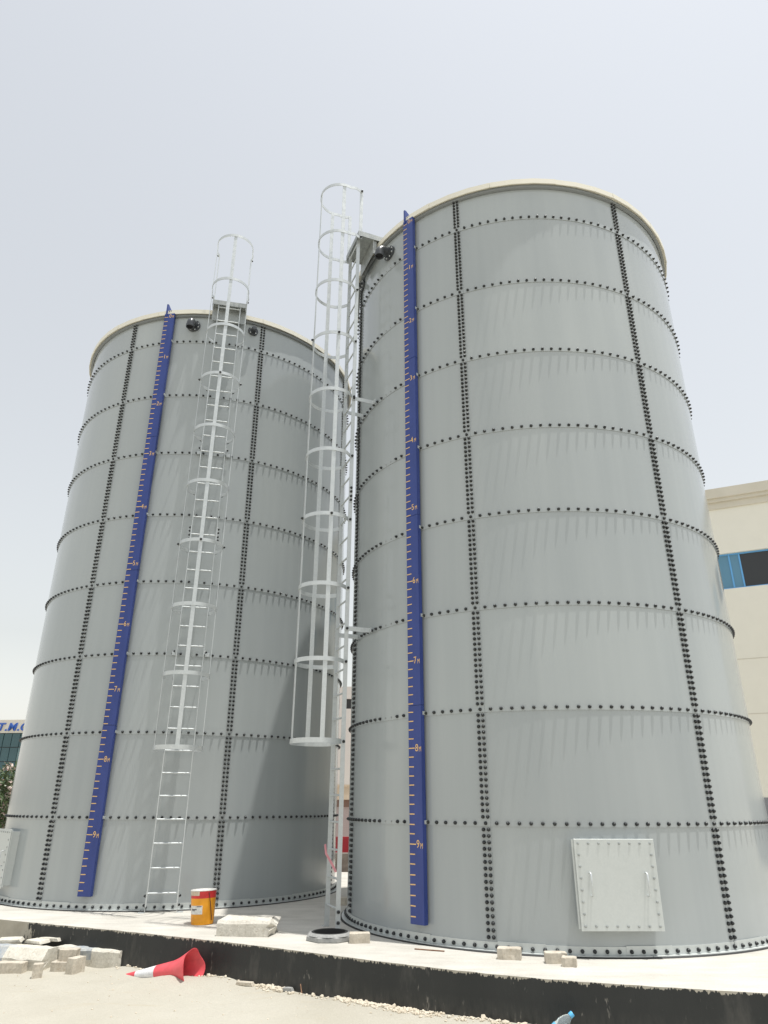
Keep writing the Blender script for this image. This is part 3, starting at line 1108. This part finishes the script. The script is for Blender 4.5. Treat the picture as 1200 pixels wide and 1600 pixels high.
def chunk_mesh(name, prof, depth, mat, seed, amount=0.02, scale=6, cuts=3, bevel=0.012):
    mb = MB()
    m = len(prof)
    vs = [(x, 0, z) for x, z in prof] + [(x * 0.97, depth, z * 0.96) for x, z in prof]
    mb.add(vs, [tuple(range(m)), tuple(range(m, 2 * m))[::-1]] + [((k + 1) % m, k, m + k, m + (k + 1) % m) for k in range(m)])
    me = mb.mesh(name, mat)
    bm = bmesh.new()
    bm.from_mesh(me)
    bmesh.ops.recalc_face_normals(bm, faces=bm.faces)
    bmesh.ops.triangulate(bm, faces=[f for f in bm.faces if len(f.verts) > 4])
    bm.to_mesh(me)
    bm.free()
    roughen(me, amount, scale, cuts, seed, bevel)
    me.polygons.foreach_set('use_smooth', [False] * len(me.polygons))
    return me

def kerb_like(name, L, W, H, chamfer, mat, seed, blue=None, broken=0.0):
    """kerbstone along X; front top arris chamfered; many rows so that the broken end can be ragged"""
    prof = [(0, 0), (0, H - chamfer), (chamfer * 0.75, H), (W, H), (W, 0)]
    nx = 28
    off = Vector((seed * 5.1, seed * 2.7, 1))
    mb = MB()
    # refine the profile
    pr = []
    for k in range(len(prof)):
        a, b = prof[k], prof[(k + 1) % len(prof)]
        for q in range(4):
            pr.append((a[0] + (b[0] - a[0]) * q / 4, a[1] + (b[1] - a[1]) * q / 4))
    m = len(pr)
    vs = []
    for i in range(nx + 1):
        u = i / nx
        for (y, z) in pr:
            x = L * u
            if i == nx and broken:
                x += broken * (mnoise.noise(Vector((y * 9, z * 9, seed))) + 0.7 * mnoise.noise(Vector((y * 25, z * 25, seed))))
            p = Vector((x, y, z))
            d = mnoise.noise(p * 11 + off) * 0.005 + mnoise.noise(p * 30 + off) * 0.003
            edge = 0.012 * max(0, mnoise.noise(p * 6 + off * 2)) if z > H - chamfer - 0.01 else 0
            vs.append((p.x, p.y + d, max(0, p.z + d - edge)))
    fs, mi = [], []
    for i in range(nx):
        for k in range(m):
            k2 = (k + 1) % m
            fs.append((i * m + k, (i + 1) * m + k, (i + 1) * m + k2, i * m + k2))
            xm = L * (i + 0.5) / nx
            mi.append(1 if (blue and blue[0] < xm < blue[1] and pr[k][1] > 0.3 * H) else 0)
    c0, c1 = len(vs), len(vs) + 1
    vs.append((0, W / 2, H / 2))
    vs.append((L + broken * 0.5, W / 2, H / 2))
    for k in range(m):
        k2 = (k + 1) % m
        fs.append((c0, k, k2)); mi.append(0)
        fs.append((c1, nx * m + k2, nx * m + k)); mi.append(0)
    mb.v, mb.f, mb.mi = vs, fs, mi
    return mb.mesh(name, [mat, M['kerb_blue']], 24)

o = link('concrete_chunk', kerb_like('concrete_chunk', 0.58, 0.42, 0.155, 0.03, M['block'], 9, None, 0.09), None, (-1.84, 8.93, 0.0), (0, 0, R_(-6)))
tag(o, 'broken pale concrete chunk on the slab edge, right of the pail', 'concrete chunk')

def build_ring():
    t = thing('manhole_ring', 'grey eight-sided ring with dark opening at the ladder foot', 'ring', (-0.575, 8.75, 0.0), R_(10))
    mb = MB()
    mb.lathe([(0.255, 0.0), (0.262, 0.008), (0.258, 0.042), (0.245, 0.05)], 8)
    mb.lathe([(0.245, 0.05), (0.20, 0.062)], 8)
    me = mb.mesh('base', M['ring'])
    link('base', me, t, rot=(0, 0, 0.2))
    mb = MB()
    mb.lathe([(0.222, 0.056), (0.205, 0.072), (0.185, 0.080), (0.172, 0.076), (0.165, 0.02), (0.165, 0.008), (0.001, 0.008)], 36)
    mb.build('rubber_rim', M['rubber'], t, smooth=40)
    mb = MB()
    mb.lathe([(0.242, 0.05), (0.225, 0.068), (0.200, 0.0745)], 36)
    mb.build('collar', M['ring'], t, smooth=40)
build_ring()

mb = MB()
mb.tube([(0.32, 8.19, 0.006), (0.45, 8.135, 0.006), (0.61, 8.075, 0.006)], 0.0065, 6)
tag(mb.build('steel_rod', M['rust'], smooth=40), 'thin rusty rod lying on the slab below the nearer gauge', 'rod')
mb = MB()
mb.box((0, 0, 0), (0.26, 0.035, 0.012))
o = link('wood_strip', mb.mesh('wood_strip', mottled('raw_wood', (0.55, 0.42, 0.27), (0.64, 0.52, 0.36), 12, 0.9)), None, (-2.03, 9.98, 0.0), (0, 0, R_(14)))
tag(o, 'short strip of raw wood on the slab behind the pail', 'wood strip')

# ------------------------------------------------------------------ things on the sand
def build_cone():
    # axis runs from the buried tip to the open mouth
    tip, mouth = Vector((-2.76, 8.88, -0.365)), Vector((-1.965, 8.54, -0.232))
    ax = (mouth - tip)
    Ln = ax.length
    q = ax.to_track_quat('Z', 'Y')
    t = thing('traffic_cone', 'red and white traffic cone lying in the sand by the black slab edge', 'cone', tip)
    t.rotation_mode = 'QUATERNION'
    t.rotation_quaternion = q
    def rad(u):
        r = 0.022 + 0.096 * u
        if u > 0.70:
            r += 0.062 * ((u - 0.70) / 0.30) ** 1.6
        return r
    def part(u0, u1, name, mat, n):
        mb = MB()
        prof = [(rad(u0 + (u1 - u0) * k / n), Ln * (u0 + (u1 - u0) * k / n)) for k in range(n + 1)]
        prof2 = [(r - 0.006, z) for r, z in prof[::-1]]
        mb.lathe(prof + prof2 + [prof[0]], 36)
        vv = []
        for p in mb.v:
            p = Vector(p)
            u = p.z / Ln
            a = math.atan2(p.y, p.x)
            k = max(0, (u - 0.72) / 0.28)
            sq = 1 + k * (0.035 * math.cos(4 * a + 0.4) + 0.03 * math.cos(2 * a + 1.2) + 0.03 * mnoise.noise(Vector((math.cos(a) * 2, math.sin(a) * 2, u * 4))))
            w = 1 + 0.02 * mnoise.noise(p * 7)
            vv.append((p.x * sq * w, p.y * sq * w, p.z + k * 0.012 * math.cos(4 * a + 0.4)))
        mb.v = vv
        return mb.build(name, mat, t, smooth=50)
    part(0.0, 0.16, 'red_tip', M['red'], 3)
    part(0.16, 0.47, 'white_sleeve', M['white'], 4)
    part(0.47, 1.0, 'red_skirt', M['red'], 14)
build_cone()

GZ = -0.385
o = link('kerbstone', kerb_like('kerbstone', 0.95, 0.24, 0.21, 0.10, M['kerb'], 2, (0.0, 0.42), 0.02), None, (-4.72, 9.42, GZ), (0, 0, R_(-16)))
tag(o, 'long chamfered kerbstone with faded blue end at far left', 'kerbstone', 'kerbstones on the sand')
o = link('kerbstone', kerb_like('kerbstone', 0.86, 0.18, 0.195, 0.02, M['kerb'], 3, (0.18, 0.50), 0.02), None, (-3.80, 9.44, GZ), (0, 0, R_(-15)))
tag(o, 'kerbstone with worn blue paint lying along the black slab edge', 'kerbstone', 'kerbstones on the sand')
paver('wavy paving block at the left picture edge in front of the kerbstone', (-4.12, 9.13, GZ), -6, seed=11, size=(0.30, 0.11, 0.105))
paver('paving block standing on end in the sand, nearest to us', (-3.72, 8.88, GZ), 20, seed=12, size=(0.10, 0.085, 0.135))
paver('lower paving block of the small stack of two', (-3.57, 9.17, GZ), -8, seed=13, size=(0.23, 0.11, 0.105))
paver('upper paving block of the small stack of two', (-3.53, 9.21, GZ + 0.105), -2, seed=14, size=(0.19, 0.12, 0.115))
paver('paving block on its side, right of the small stack', (-3.385, 9.06, GZ), 62, seed=15, size=(0.17, 0.10, 0.165))
rnd = random.Random(5)
for (x, y, z, l, w, rz, rx, lab) in ((-4.42, 9.66, GZ + 0.212, 0.30, 0.16, 10, 3, 'broken flat tile on the chamfered kerbstone, leftmost of three'),
                                     (-4.10, 9.60, GZ + 0.212, 0.26, 0.15, -25, 2, 'broken flat tile in the middle of three on the chamfered kerbstone'),
                                     (-3.98, 9.72, GZ + 0.222, 0.30, 0.14, -12, -4, 'broken flat tile on the chamfered kerbstone, rightmost of three')):
    prof = [(-l/2, 0), (l/2, 0), (l/2 - 0.03, 0.034), (-l/2 + 0.02, 0.034)]
    me = chunk_mesh('broken_tile', prof, w, M['kerb'], x * 3, 0.006, 14, 2, 0.004)
    o = link('broken_tile', me, None, (x, y - 0.08, z), (R_(rx), 0, R_(rz)))
    tag(o, lab, 'tile', 'broken tiles on the kerbstone')

def build_bottle():
    t = thing('water_bottle', 'clear plastic bottle with blue cap leaning on the black slab edge', 'bottle', (1.27, 6.69, -0.375))
    ax = Vector((0.74, 0.02, 0.56)).normalized()
    t.rotation_mode = 'QUATERNION'
    t.rotation_quaternion = ax.to_track_quat('Z', 'Y')
    t.scale = (1.4, 1.4, 1.4)
    pet = material('bottle_plastic', (0.85, 0.95, 1.0), 0.08)
    pet.node_tree.nodes['Principled BSDF'].inputs['Transmission Weight'].default_value = 0.85
    pet.node_tree.nodes['Principled BSDF'].inputs['IOR'].default_value = 1.2
    cap = material('bottle_cap', (0.10, 0.42, 0.72), 0.35)
    lab = material('bottle_label', (0.16, 0.48, 0.72), 0.35)
    prof = [(0.001, 0.0), (0.028, 0.0), (0.032, 0.008), (0.031, 0.04), (0.0325, 0.05), (0.0325, 0.115), (0.031, 0.125), (0.0325, 0.14), (0.028, 0.17), (0.016, 0.195), (0.0125, 0.203), (0.0125, 0.210)]
    mb = MB()
    mb.lathe(prof, 20)
    mb.v = [(p[0] * (1 + .10 * mnoise.noise(Vector(p) * 40)), p[1] * (1 + .10 * mnoise.noise(Vector(p) * 40)), p[2]) for p in mb.v]
    mb.build('body', pet, t, smooth=50)
    mb = MB()
    mb.lathe([(0.0338, 0.055), (0.0338, 0.110)], 20)
    mb.v = [(p[0] * (1 + .10 * mnoise.noise(Vector(p) * 40)), p[1] * (1 + .10 * mnoise.noise(Vector(p) * 40)), p[2]) for p in mb.v]
    mb.build('wrap', lab, t, smooth=50)
    mb = MB()
    mb.lathe([(0.0155, 0.199), (0.0155, 0.219), (0.014, 0.221), (0.0005, 0.221)], 16)
    mb.build('cap', cap, t, smooth=40)
build_bottle()

def build_gravel():
    rnd = random.Random(21)
    ico = bmesh.new()
    bmesh.ops.create_icosphere(ico, subdivisions=1, radius=1.0)
    bv = [v.co.copy() for v in ico.verts]
    bf = [tuple(v.index for v in f.verts) for f in ico.faces]
    ico.free()
    mb = MB()
    def stone(x, y, r):
        z = ground_z(x, y) + r * 0.25
        sx, sy, sz = r * rnd.uniform(.7, 1.5), r * rnd.uniform(.7, 1.3), r * rnd.uniform(.5, .95)
        rot = Matrix.Rotation(rnd.uniform(0, 6.28), 3, 'Z') @ Matrix.Rotation(rnd.uniform(-.5, .5), 3, 'X')
        mb.add([rot @ Vector((p.x * sx * rnd.uniform(.8, 1.15), p.y * sy * rnd.uniform(.8, 1.15), p.z * sz)) + Vector((x, y, z)) for p in bv], bf)
    # heaps along the foot of the slab
    for x0, x1, n in ((-1.30, -0.88, 190), (-0.42, 0.42, 420), (0.42, 1.2, 120), (-3.0, -1.4, 60), (-0.9, -0.4, 30), (1.2, 3.2, 60)):
        for _ in range(n):
            x = rnd.uniform(x0, x1)
            d = abs(rnd.gauss(0, 0.06)) + 0.012
            stone(x, slab_y(x) - d, rnd.uniform(0.006, 0.018) if rnd.random() < .92 else rnd.uniform(.018, .03))
    for _ in range(260):
        x = rnd.uniform(-4.6, 2.6)
        y = slab_y(x) - rnd.uniform(0.1, 2.6)
        if y > 5.2:
            stone(x, y, rnd.choice((0.004, 0.005, 0.006, 0.009)))
    return tag(mb.build('gravel', M['stone']), 'small pale stone chips along the foot of the black slab edge', 'gravel', kind='stuff')
build_gravel()
for (x, y, l, w, rz, m, nm, lab) in ((-1.40, 8.36, 0.20, 0.055, -22, 'paver', 'brick_shard', 'yellowish brick shard at the foot of the black slab edge'),
                                     (-0.93, 8.08, 0.12, 0.05, -18, 'ring', 'stone_shard', 'flat grey stone shard beside the gravel at the slab foot')):
    me = chunk_mesh(nm, [(-l/2, 0), (l/2, 0), (l/2 - 0.02, 0.035), (-l/2 + 0.01, 0.03)], w, M[m], x, 0.005, 15, 1, 0.003)
    tag(link(nm, me, None, (x, y, ground_z(x, y) + 0.004), (0, 0, R_(rz))), lab, 'shard')
mb = MB()
mb.tube([(-0.77, 7.99, -0.37), (-0.80, 8.06, -0.27)], 0.006, 6)
tag(mb.build('stick', M['rust'], smooth=40), 'short brown stick leaning on the black slab edge', 'stick')

# ------------------------------------------------------------------ background buildings
def wall_frame(p0, direction):
    d = Vector((direction[0], direction[1], 0)).normalized()
    return Matrix(((d.x, -d.y, 0, p0[0]), (d.y, d.x, 0, p0[1]), (0, 0, 1, 0), (0, 0, 0, 1)))   # local x along wall, y into the building

def build_beige():
    t = thing('beige_building', 'cream rendered building with blue framed windows behind the nearer tank', 'building', (11.0, 22.0, -0.36))
    t.matrix_world = Matrix.Translation((0, 0, -0.36)) @ wall_frame((11.0, 22.0), (0.905, -0.425))
    G = 0.36
    wallm = mottled('cream_render', (0.795, 0.77, 0.68), (0.81, 0.787, 0.70), 0.3, 0.9, 0.05, 0.01, fine=3, grain=0.012)
    trim = mottled('trim_render', (0.60, 0.56, 0.47), (0.66, 0.62, 0.53), 0.6, 0.9, 0.05, 0.01, fine=3, grain=0.02)
    grey = mottled('plinth_grey', (0.22, 0.23, 0.25), (0.28, 0.29, 0.31), 1.0, 0.85, 0.1, 0.01)
    fr = material('frame_blue', (0.13, 0.40, 0.74), 0.4)
    gb = material('glass_blue', (0.11, 0.26, 0.38), 0.08)
    gd = material('glass_dark', (0.03, 0.032, 0.034), 0.12)
    x0, x1 = -9.0, 13.0
    zw0, zw1 = 7.83 + G, 9.03 + G
    bays = [(-7.0, -4.5), (-3.4, -0.9 + 0.0), (-0.45, 2.9), (4.2, 7.6), (8.9, 12.0)]
    # wall built round the openings
    xs = [x0] + [v for b in bays for v in b] + [x1]
    mb = MB()
    mb.box((x0, 0, 0.0), (x1, 0.3, zw0))
    mb.box((x0, 0, zw1), (x1, 0.3, 10.62 + G))
    for i in range(0, len(xs), 2):
        mb.box((xs[i], 0, zw0), (xs[i + 1], 0.3, zw1))
    mb.box((x0, 0.3, 0), (x0 + 0.3, 9, 10.6 + G))
    mb.box((x1 - 0.3, 0.3, 0), (x1, 9, 10.6 + G))
    mb.build('wall', wallm, t)
    mb = MB()
    mb.box((x0 - 0.1, 0.31, 10.3 + G), (x1 + .1, 9, 10.4 + G))
    mb.build('roof', wallm, t)
    for n0, n1, za, zb in ((-0.05, 0.28, 10.60, 10.83), (-0.13, 0.28, 10.83, 10.95), (-0.20, 0.28, 10.95, 11.29)):
        mb = MB()
        mb.box((x0 - 0.2, n0, za + G), (x1 + 0.2, n1, zb + G))
        mb.build('cornice', trim, t)
    mb = MB()
    mb.box((x0, -0.012, 0), (x1, -0.002, 1.56 + G))
    mb.build('plinth', grey, t)
    for z in (5.56, 3.91):
        mb = MB()
        mb.box((x0, -0.006, z - 0.012 + G), (x1, 0.0, z + 0.012 + G))
        mb.build('joint_strip', trim, t)
    for a, b in bays:
        w = bpy.data.objects.new('window', None)
        COL.objects.link(w)
        w.parent = t
        mb = MB()
        f = 0.05
        mb.box((a, 0.10, zw0), (b, 0.16, zw0 + f))
        mb.box((a, 0.10, zw1 - f), (b, 0.16, zw1))
        splits = [a, a + 0.84, a + 1.14, b] if (b - a) > 3.2 else [a, (a + b) / 2, b]
        for s in splits:
            mb.box((min(max(s - f / 2, a), b - f), 0.098, zw0), (min(max(s - f / 2, a), b - f) + f, 0.162, zw1))
        mb.build('window_frame', fr, w)
        for i in range(len(splits) - 1):
            mb = MB()
            mb.box((splits[i] + 0.01, 0.12, zw0 + 0.01), (splits[i + 1] - 0.01, 0.135, zw1 - 0.01))
            mb.build('pane', gd if i == len(splits) - 2 and len(splits) > 3 else gb, w)
        mb = MB()
        mb.box((a, 0.17, zw0), (b, 0.18, zw1))
        mb.build('window_back', gd, w)
build_beige()

def build_glass_block():
    t = thing('glass_office_building', 'far office block with teal glazing and blue lettered sign, left edge', 'building', (-31.0, 60.0, -0.36))
    t.matrix_world = Matrix.Translation((0, 0, -0.36)) @ wall_frame((-40.0, 61.5), (0.995, -0.10))
    band = mottled('sign_band', (0.62, 0.58, 0.50), (0.68, 0.64, 0.56), 0.6, 0.8, 0.05, 0.01)
    glass = material('glass_teal', (0.045, 0.10, 0.115), 0.06)
    glass2 = material('glass_teal_pale', (0.11, 0.19, 0.20), 0.12)
    mull = material('mullion_dark', (0.05, 0.06, 0.065), 0.5)
    ink = material('sign_blue', (0.025, 0.10, 0.42), 0.5)
    W, zb, zt = 21.0, 7.10, 8.15
    mb = MB()
    mb.box((0, 0, zb), (W, 8, zt))
    mb.build('sign_band', band, t)
    mb = MB()
    mb.box((0, 0.12, 0), (W, 8, zb))
    mb.build('wall', mull, t)
    rnd = random.Random(2)
    pw, ph = 0.72, 1.12
    for i in range(int(W / pw)):
        for j in range(6):
            z1 = zb - 0.04 - j * ph
            if z1 - ph < 0:
                continue
            mb = MB()
            mb.box((i * pw + 0.03, 0.02 + rnd.uniform(0, 0.02), z1 - ph + 0.06), ((i + 1) * pw - 0.03, 0.11, z1))
            mb.build('pane', glass2 if rnd.random() < 0.14 else glass, t)
    # lettering T.M.C
    for ch, x, sz in (('T', 7.95, 0.86), ('.', 8.62, 0.86), ('M', 8.86, 0.86), ('.', 9.70, 0.86), ('C', 9.92, 0.86)):
        me = text_mesh(ch, sz, ink, 0.018)
        for v in me.vertices:
            v.co.z *= 60
            v.co.x += v.co.y * 0.18
        o = link('sign_letter', me, t)
        o.matrix_local = Matrix.Translation((x, -0.05, zb + 0.18)) @ Matrix.Rotation(R_(90), 4, 'X') @ Matrix.Scale(1.15, 4, (1, 0, 0))
build_glass_block()

def build_gap():
    # what shows between the two tanks
    pale = mottled('pale_render', (0.62, 0.57, 0.54), (0.66, 0.61, 0.58), 0.5, 0.9, 0.05, 0.01)
    dark = material('far_window_dark', (0.03, 0.03, 0.03), 0.2)
    t = thing('pale_far_building', 'pale building with dark windows seen in the gap between the tanks', 'building', (-9.0, 45.0, -0.36))
    mb = MB()
    z0, z1 = 6.85 + .36, 7.45 + .36
    bx = [(5.55 + k * 1.05, 5.55 + k * 1.05 + 0.62) for k in range(-4, 6)]
    mb.box((0, 0, 0), (14, 0.3, z0))
    mb.box((0, 0, z1), (14, 0.3, 8.2 + .36))
    xs = [0] + [v for b in bx for v in b] + [14]
    for i in range(0, len(xs), 2):
        mb.box((xs[i], 0, z0), (xs[i + 1], 0.3, z1))
    mb.box((0, 0.3, 0), (14, 8, 8.1))
    mb.build('wall', pale, t)
    for a, b in bx:
        mb = MB()
        mb.box((a, 0.2, z0), (b, 0.25, z1))
        mb.build('window', dark, t)
    t = thing('site_cabin', 'low mauve site cabin with brown roof band, seen between the tanks', 'cabin', (-4.0, 27.0, -0.36))
    mauve = mottled('cabin_mauve', (0.42, 0.33, 0.33), (0.48, 0.39, 0.38), 1.0, 0.8, 0.05, 0.01)
    brown = mottled('cabin_brown', (0.16, 0.09, 0.07), (0.22, 0.13, 0.10), 1.0, 0.7, 0.05, 0.01)
    tan = mottled('cabin_tan', (0.58, 0.45, 0.32), (0.64, 0.52, 0.40), 1.0, 0.8, 0.05, 0.01)
    mb = MB(); mb.box((0, 0, 0), (5.4, 2.4, 1.62)); mb.build('wall', mauve, t)
    mb = MB(); mb.box((-0.05, -0.05, 1.62), (5.45, 2.45, 1.86)); mb.build('roof_band', brown, t)
    mb = MB(); mb.box((-0.1, -0.12, 1.86), (5.5, 2.5, 2.28)); mb.build('fascia', tan, t)
    mb = MB(); mb.box((-0.12, -0.14, 2.28), (5.52, 2.52, 2.36)); mb.build('roof', tan, t)
    # red water-filled barrier
    prof = [(-0.22, 0), (-0.22, 0.18), (-0.09, 0.42), (-0.07, 0.92), (0.07, 0.92), (0.09, 0.42), (0.22, 0.18), (0.22, 0)]
    mb = MB()
    m = len(prof)
    mb.add([(0, y, z) for y, z in prof] + [(1.6, y, z) for y, z in prof], [tuple(range(m)), tuple(range(m, 2 * m))[::-1]] + [((k + 1) % m, k, m + k, m + (k + 1) % m) for k in range(m)])
    o = link('plastic_barrier', bevelled(mb.mesh('plastic_barrier', mottled('barrier_red', (0.34, 0.02, 0.03), (0.42, 0.03, 0.04), 3, 0.5)), 0.02, 2), None, (-1.75, 20.3, -0.36), (0, 0, R_(4)))
    tag(o, 'red plastic barrier far back between the tanks', 'barrier')
    bw = mottled('brown_block', (0.15, 0.125, 0.11), (0.23, 0.195, 0.17), 3, 0.95, 0.4, 0.01)
    me = chunk_mesh('concrete_block', [(-0.9, 0), (0.9, 0), (0.88, 0.60), (-0.86, 0.62)], 0.4, bw, 3, 0.02, 4, 3, 0.02)
    tag(link('concrete_block', me, None, (-1.1, 19.3, -0.37), (0, 0, R_(6))), 'brownish concrete block in front of the red barrier, between the tanks', 'concrete block')
    paver('stacked paving block on the slab in the gap between the tanks', (-0.50, 11.6, 0.0), 8, seed=31, size=(0.24, 0.14, 0.10))
    # pink tape tied on the ladder
    mb = MB()
    P = [(-0.66, 9.40, 0.98), (-0.70, 9.36, 0.90), (-0.685, 9.35, 0.80), (-0.62, 9.36, 0.70), (-0.56, 9.35, 0.60), (-0.535, 9.34, 0.50)]
    mb.strip(P[1:5], 0.028, 0.003, [(1, -.6, 0), (.8, -.8, .1), (.2, -1, .3), (-.2, -1, .2)], [(.6, .7, .2), (.7, .6, .3), (.8, 0, .5), (.9, 0, .3)])
    tag(mb.build('warning_tape', material('tape_pink', (0.72, 0.30, 0.34), 0.5), smooth=50), 'strip of pink tape hanging on the side-on ladder', 'tape')
build_gap()

# ------------------------------------------------------------------ flowering shrub at the left
def build_shrub(label, x, y, h, w, seed):
    rnd = random.Random(seed)
    t = thing('oleander_shrub', label, 'shrub', (x, y, -0.36), group='flowering shrubs at the left edge')
    bark = mottled('shrub_bark', (0.16, 0.13, 0.09), (0.22, 0.18, 0.13), 20, 0.9)
    leaf = material('oleander_leaf', (0.055, 0.085, 0.035), 0.45)
    n, l, b = nodes(leaf)
    l.new(ramp_node(leaf, noise_node(leaf, pos_node(leaf), 9, 3), [(0.3, (0.045, 0.08, 0.03)), (0.55, (0.085, 0.13, 0.05)), (0.75, (0.15, 0.19, 0.08))]), b.inputs['Base Color'])
    flo = mottled('oleander_flower', (0.72, 0.55, 0.50), (0.80, 0.70, 0.63), 30, 0.7)
    tips = []
    for k in range(16):
        a = rnd.uniform(0, 6.28)
        rr = w * math.sqrt(rnd.random()) * 0.8
        p0 = Vector((rnd.uniform(-.15, .15), rnd.uniform(-.15, .15), 0))
        p3 = Vector((rr * math.cos(a), rr * math.sin(a), h * rnd.uniform(0.6, 0.97)))
        p1 = p0.lerp(p3, 0.35) + Vector((0, 0, 0.15))
        p2 = p0.lerp(p3, 0.7) + Vector((0, 0, 0.1))
        mb = MB()
        mb.tube([p0, p1, p2, p3], [0.025, 0.018, 0.012, 0.006], 6)
        mb.build('stem', bark, t, smooth=60)
        for q in range(9):
            tips.append((p1.lerp(p2, rnd.random()) if q < 3 else p2.lerp(p3, rnd.random())) + Vector((rnd.gauss(0, .16), rnd.gauss(0, .16), rnd.gauss(0, .12))))
    mb = MB()
    fl = MB()
    for c in tips:
        for _ in range(26):
            d = Vector((rnd.gauss(0, 1), rnd.gauss(0, 1), rnd.gauss(0.6, 0.8))).normalized()
            p = c + Vector((rnd.gauss(0, .09), rnd.gauss(0, .09), rnd.gauss(0, .09)))
            s = d.cross(Vector((rnd.gauss(0, 1), rnd.gauss(0, 1), rnd.gauss(0, 1)))).normalized() * rnd.uniform(.014, .022)
            ln = rnd.uniform(0.12, 0.20)
            mb.add([p, p + d * ln * .5 + s, p + d * ln, p + d * ln * .5 - s], [(0, 1, 2, 3)])
        if c.z > h * 0.45 and rnd.random() < 0.5:
            for _ in range(20):
                p = c + Vector((rnd.gauss(0, .06), rnd.gauss(0, .06), rnd.gauss(.06, .05)))
                u = Vector((rnd.gauss(0, 1), rnd.gauss(0, 1), rnd.gauss(0.3, 1))).normalized()
                v = u.cross(Vector((rnd.random(), rnd.random(), 1))).normalized()
                r = rnd.uniform(0.03, 0.05)
                fl.add([p + u * r, p + v * r, p - u * r, p - v * r], [(0, 1, 2, 3)])
    f = mb.build('foliage', leaf, t)
    fo = fl.build('blossom', flo, t)
build_shrub('oleander bush with pale pink blossom left of the farther tank', -8.6, 16.6, 2.45, 1.05, 4)
build_shrub('lower leafy oleander bush behind the blossoming one', -9.6, 19.2, 2.2, 1.2, 8)
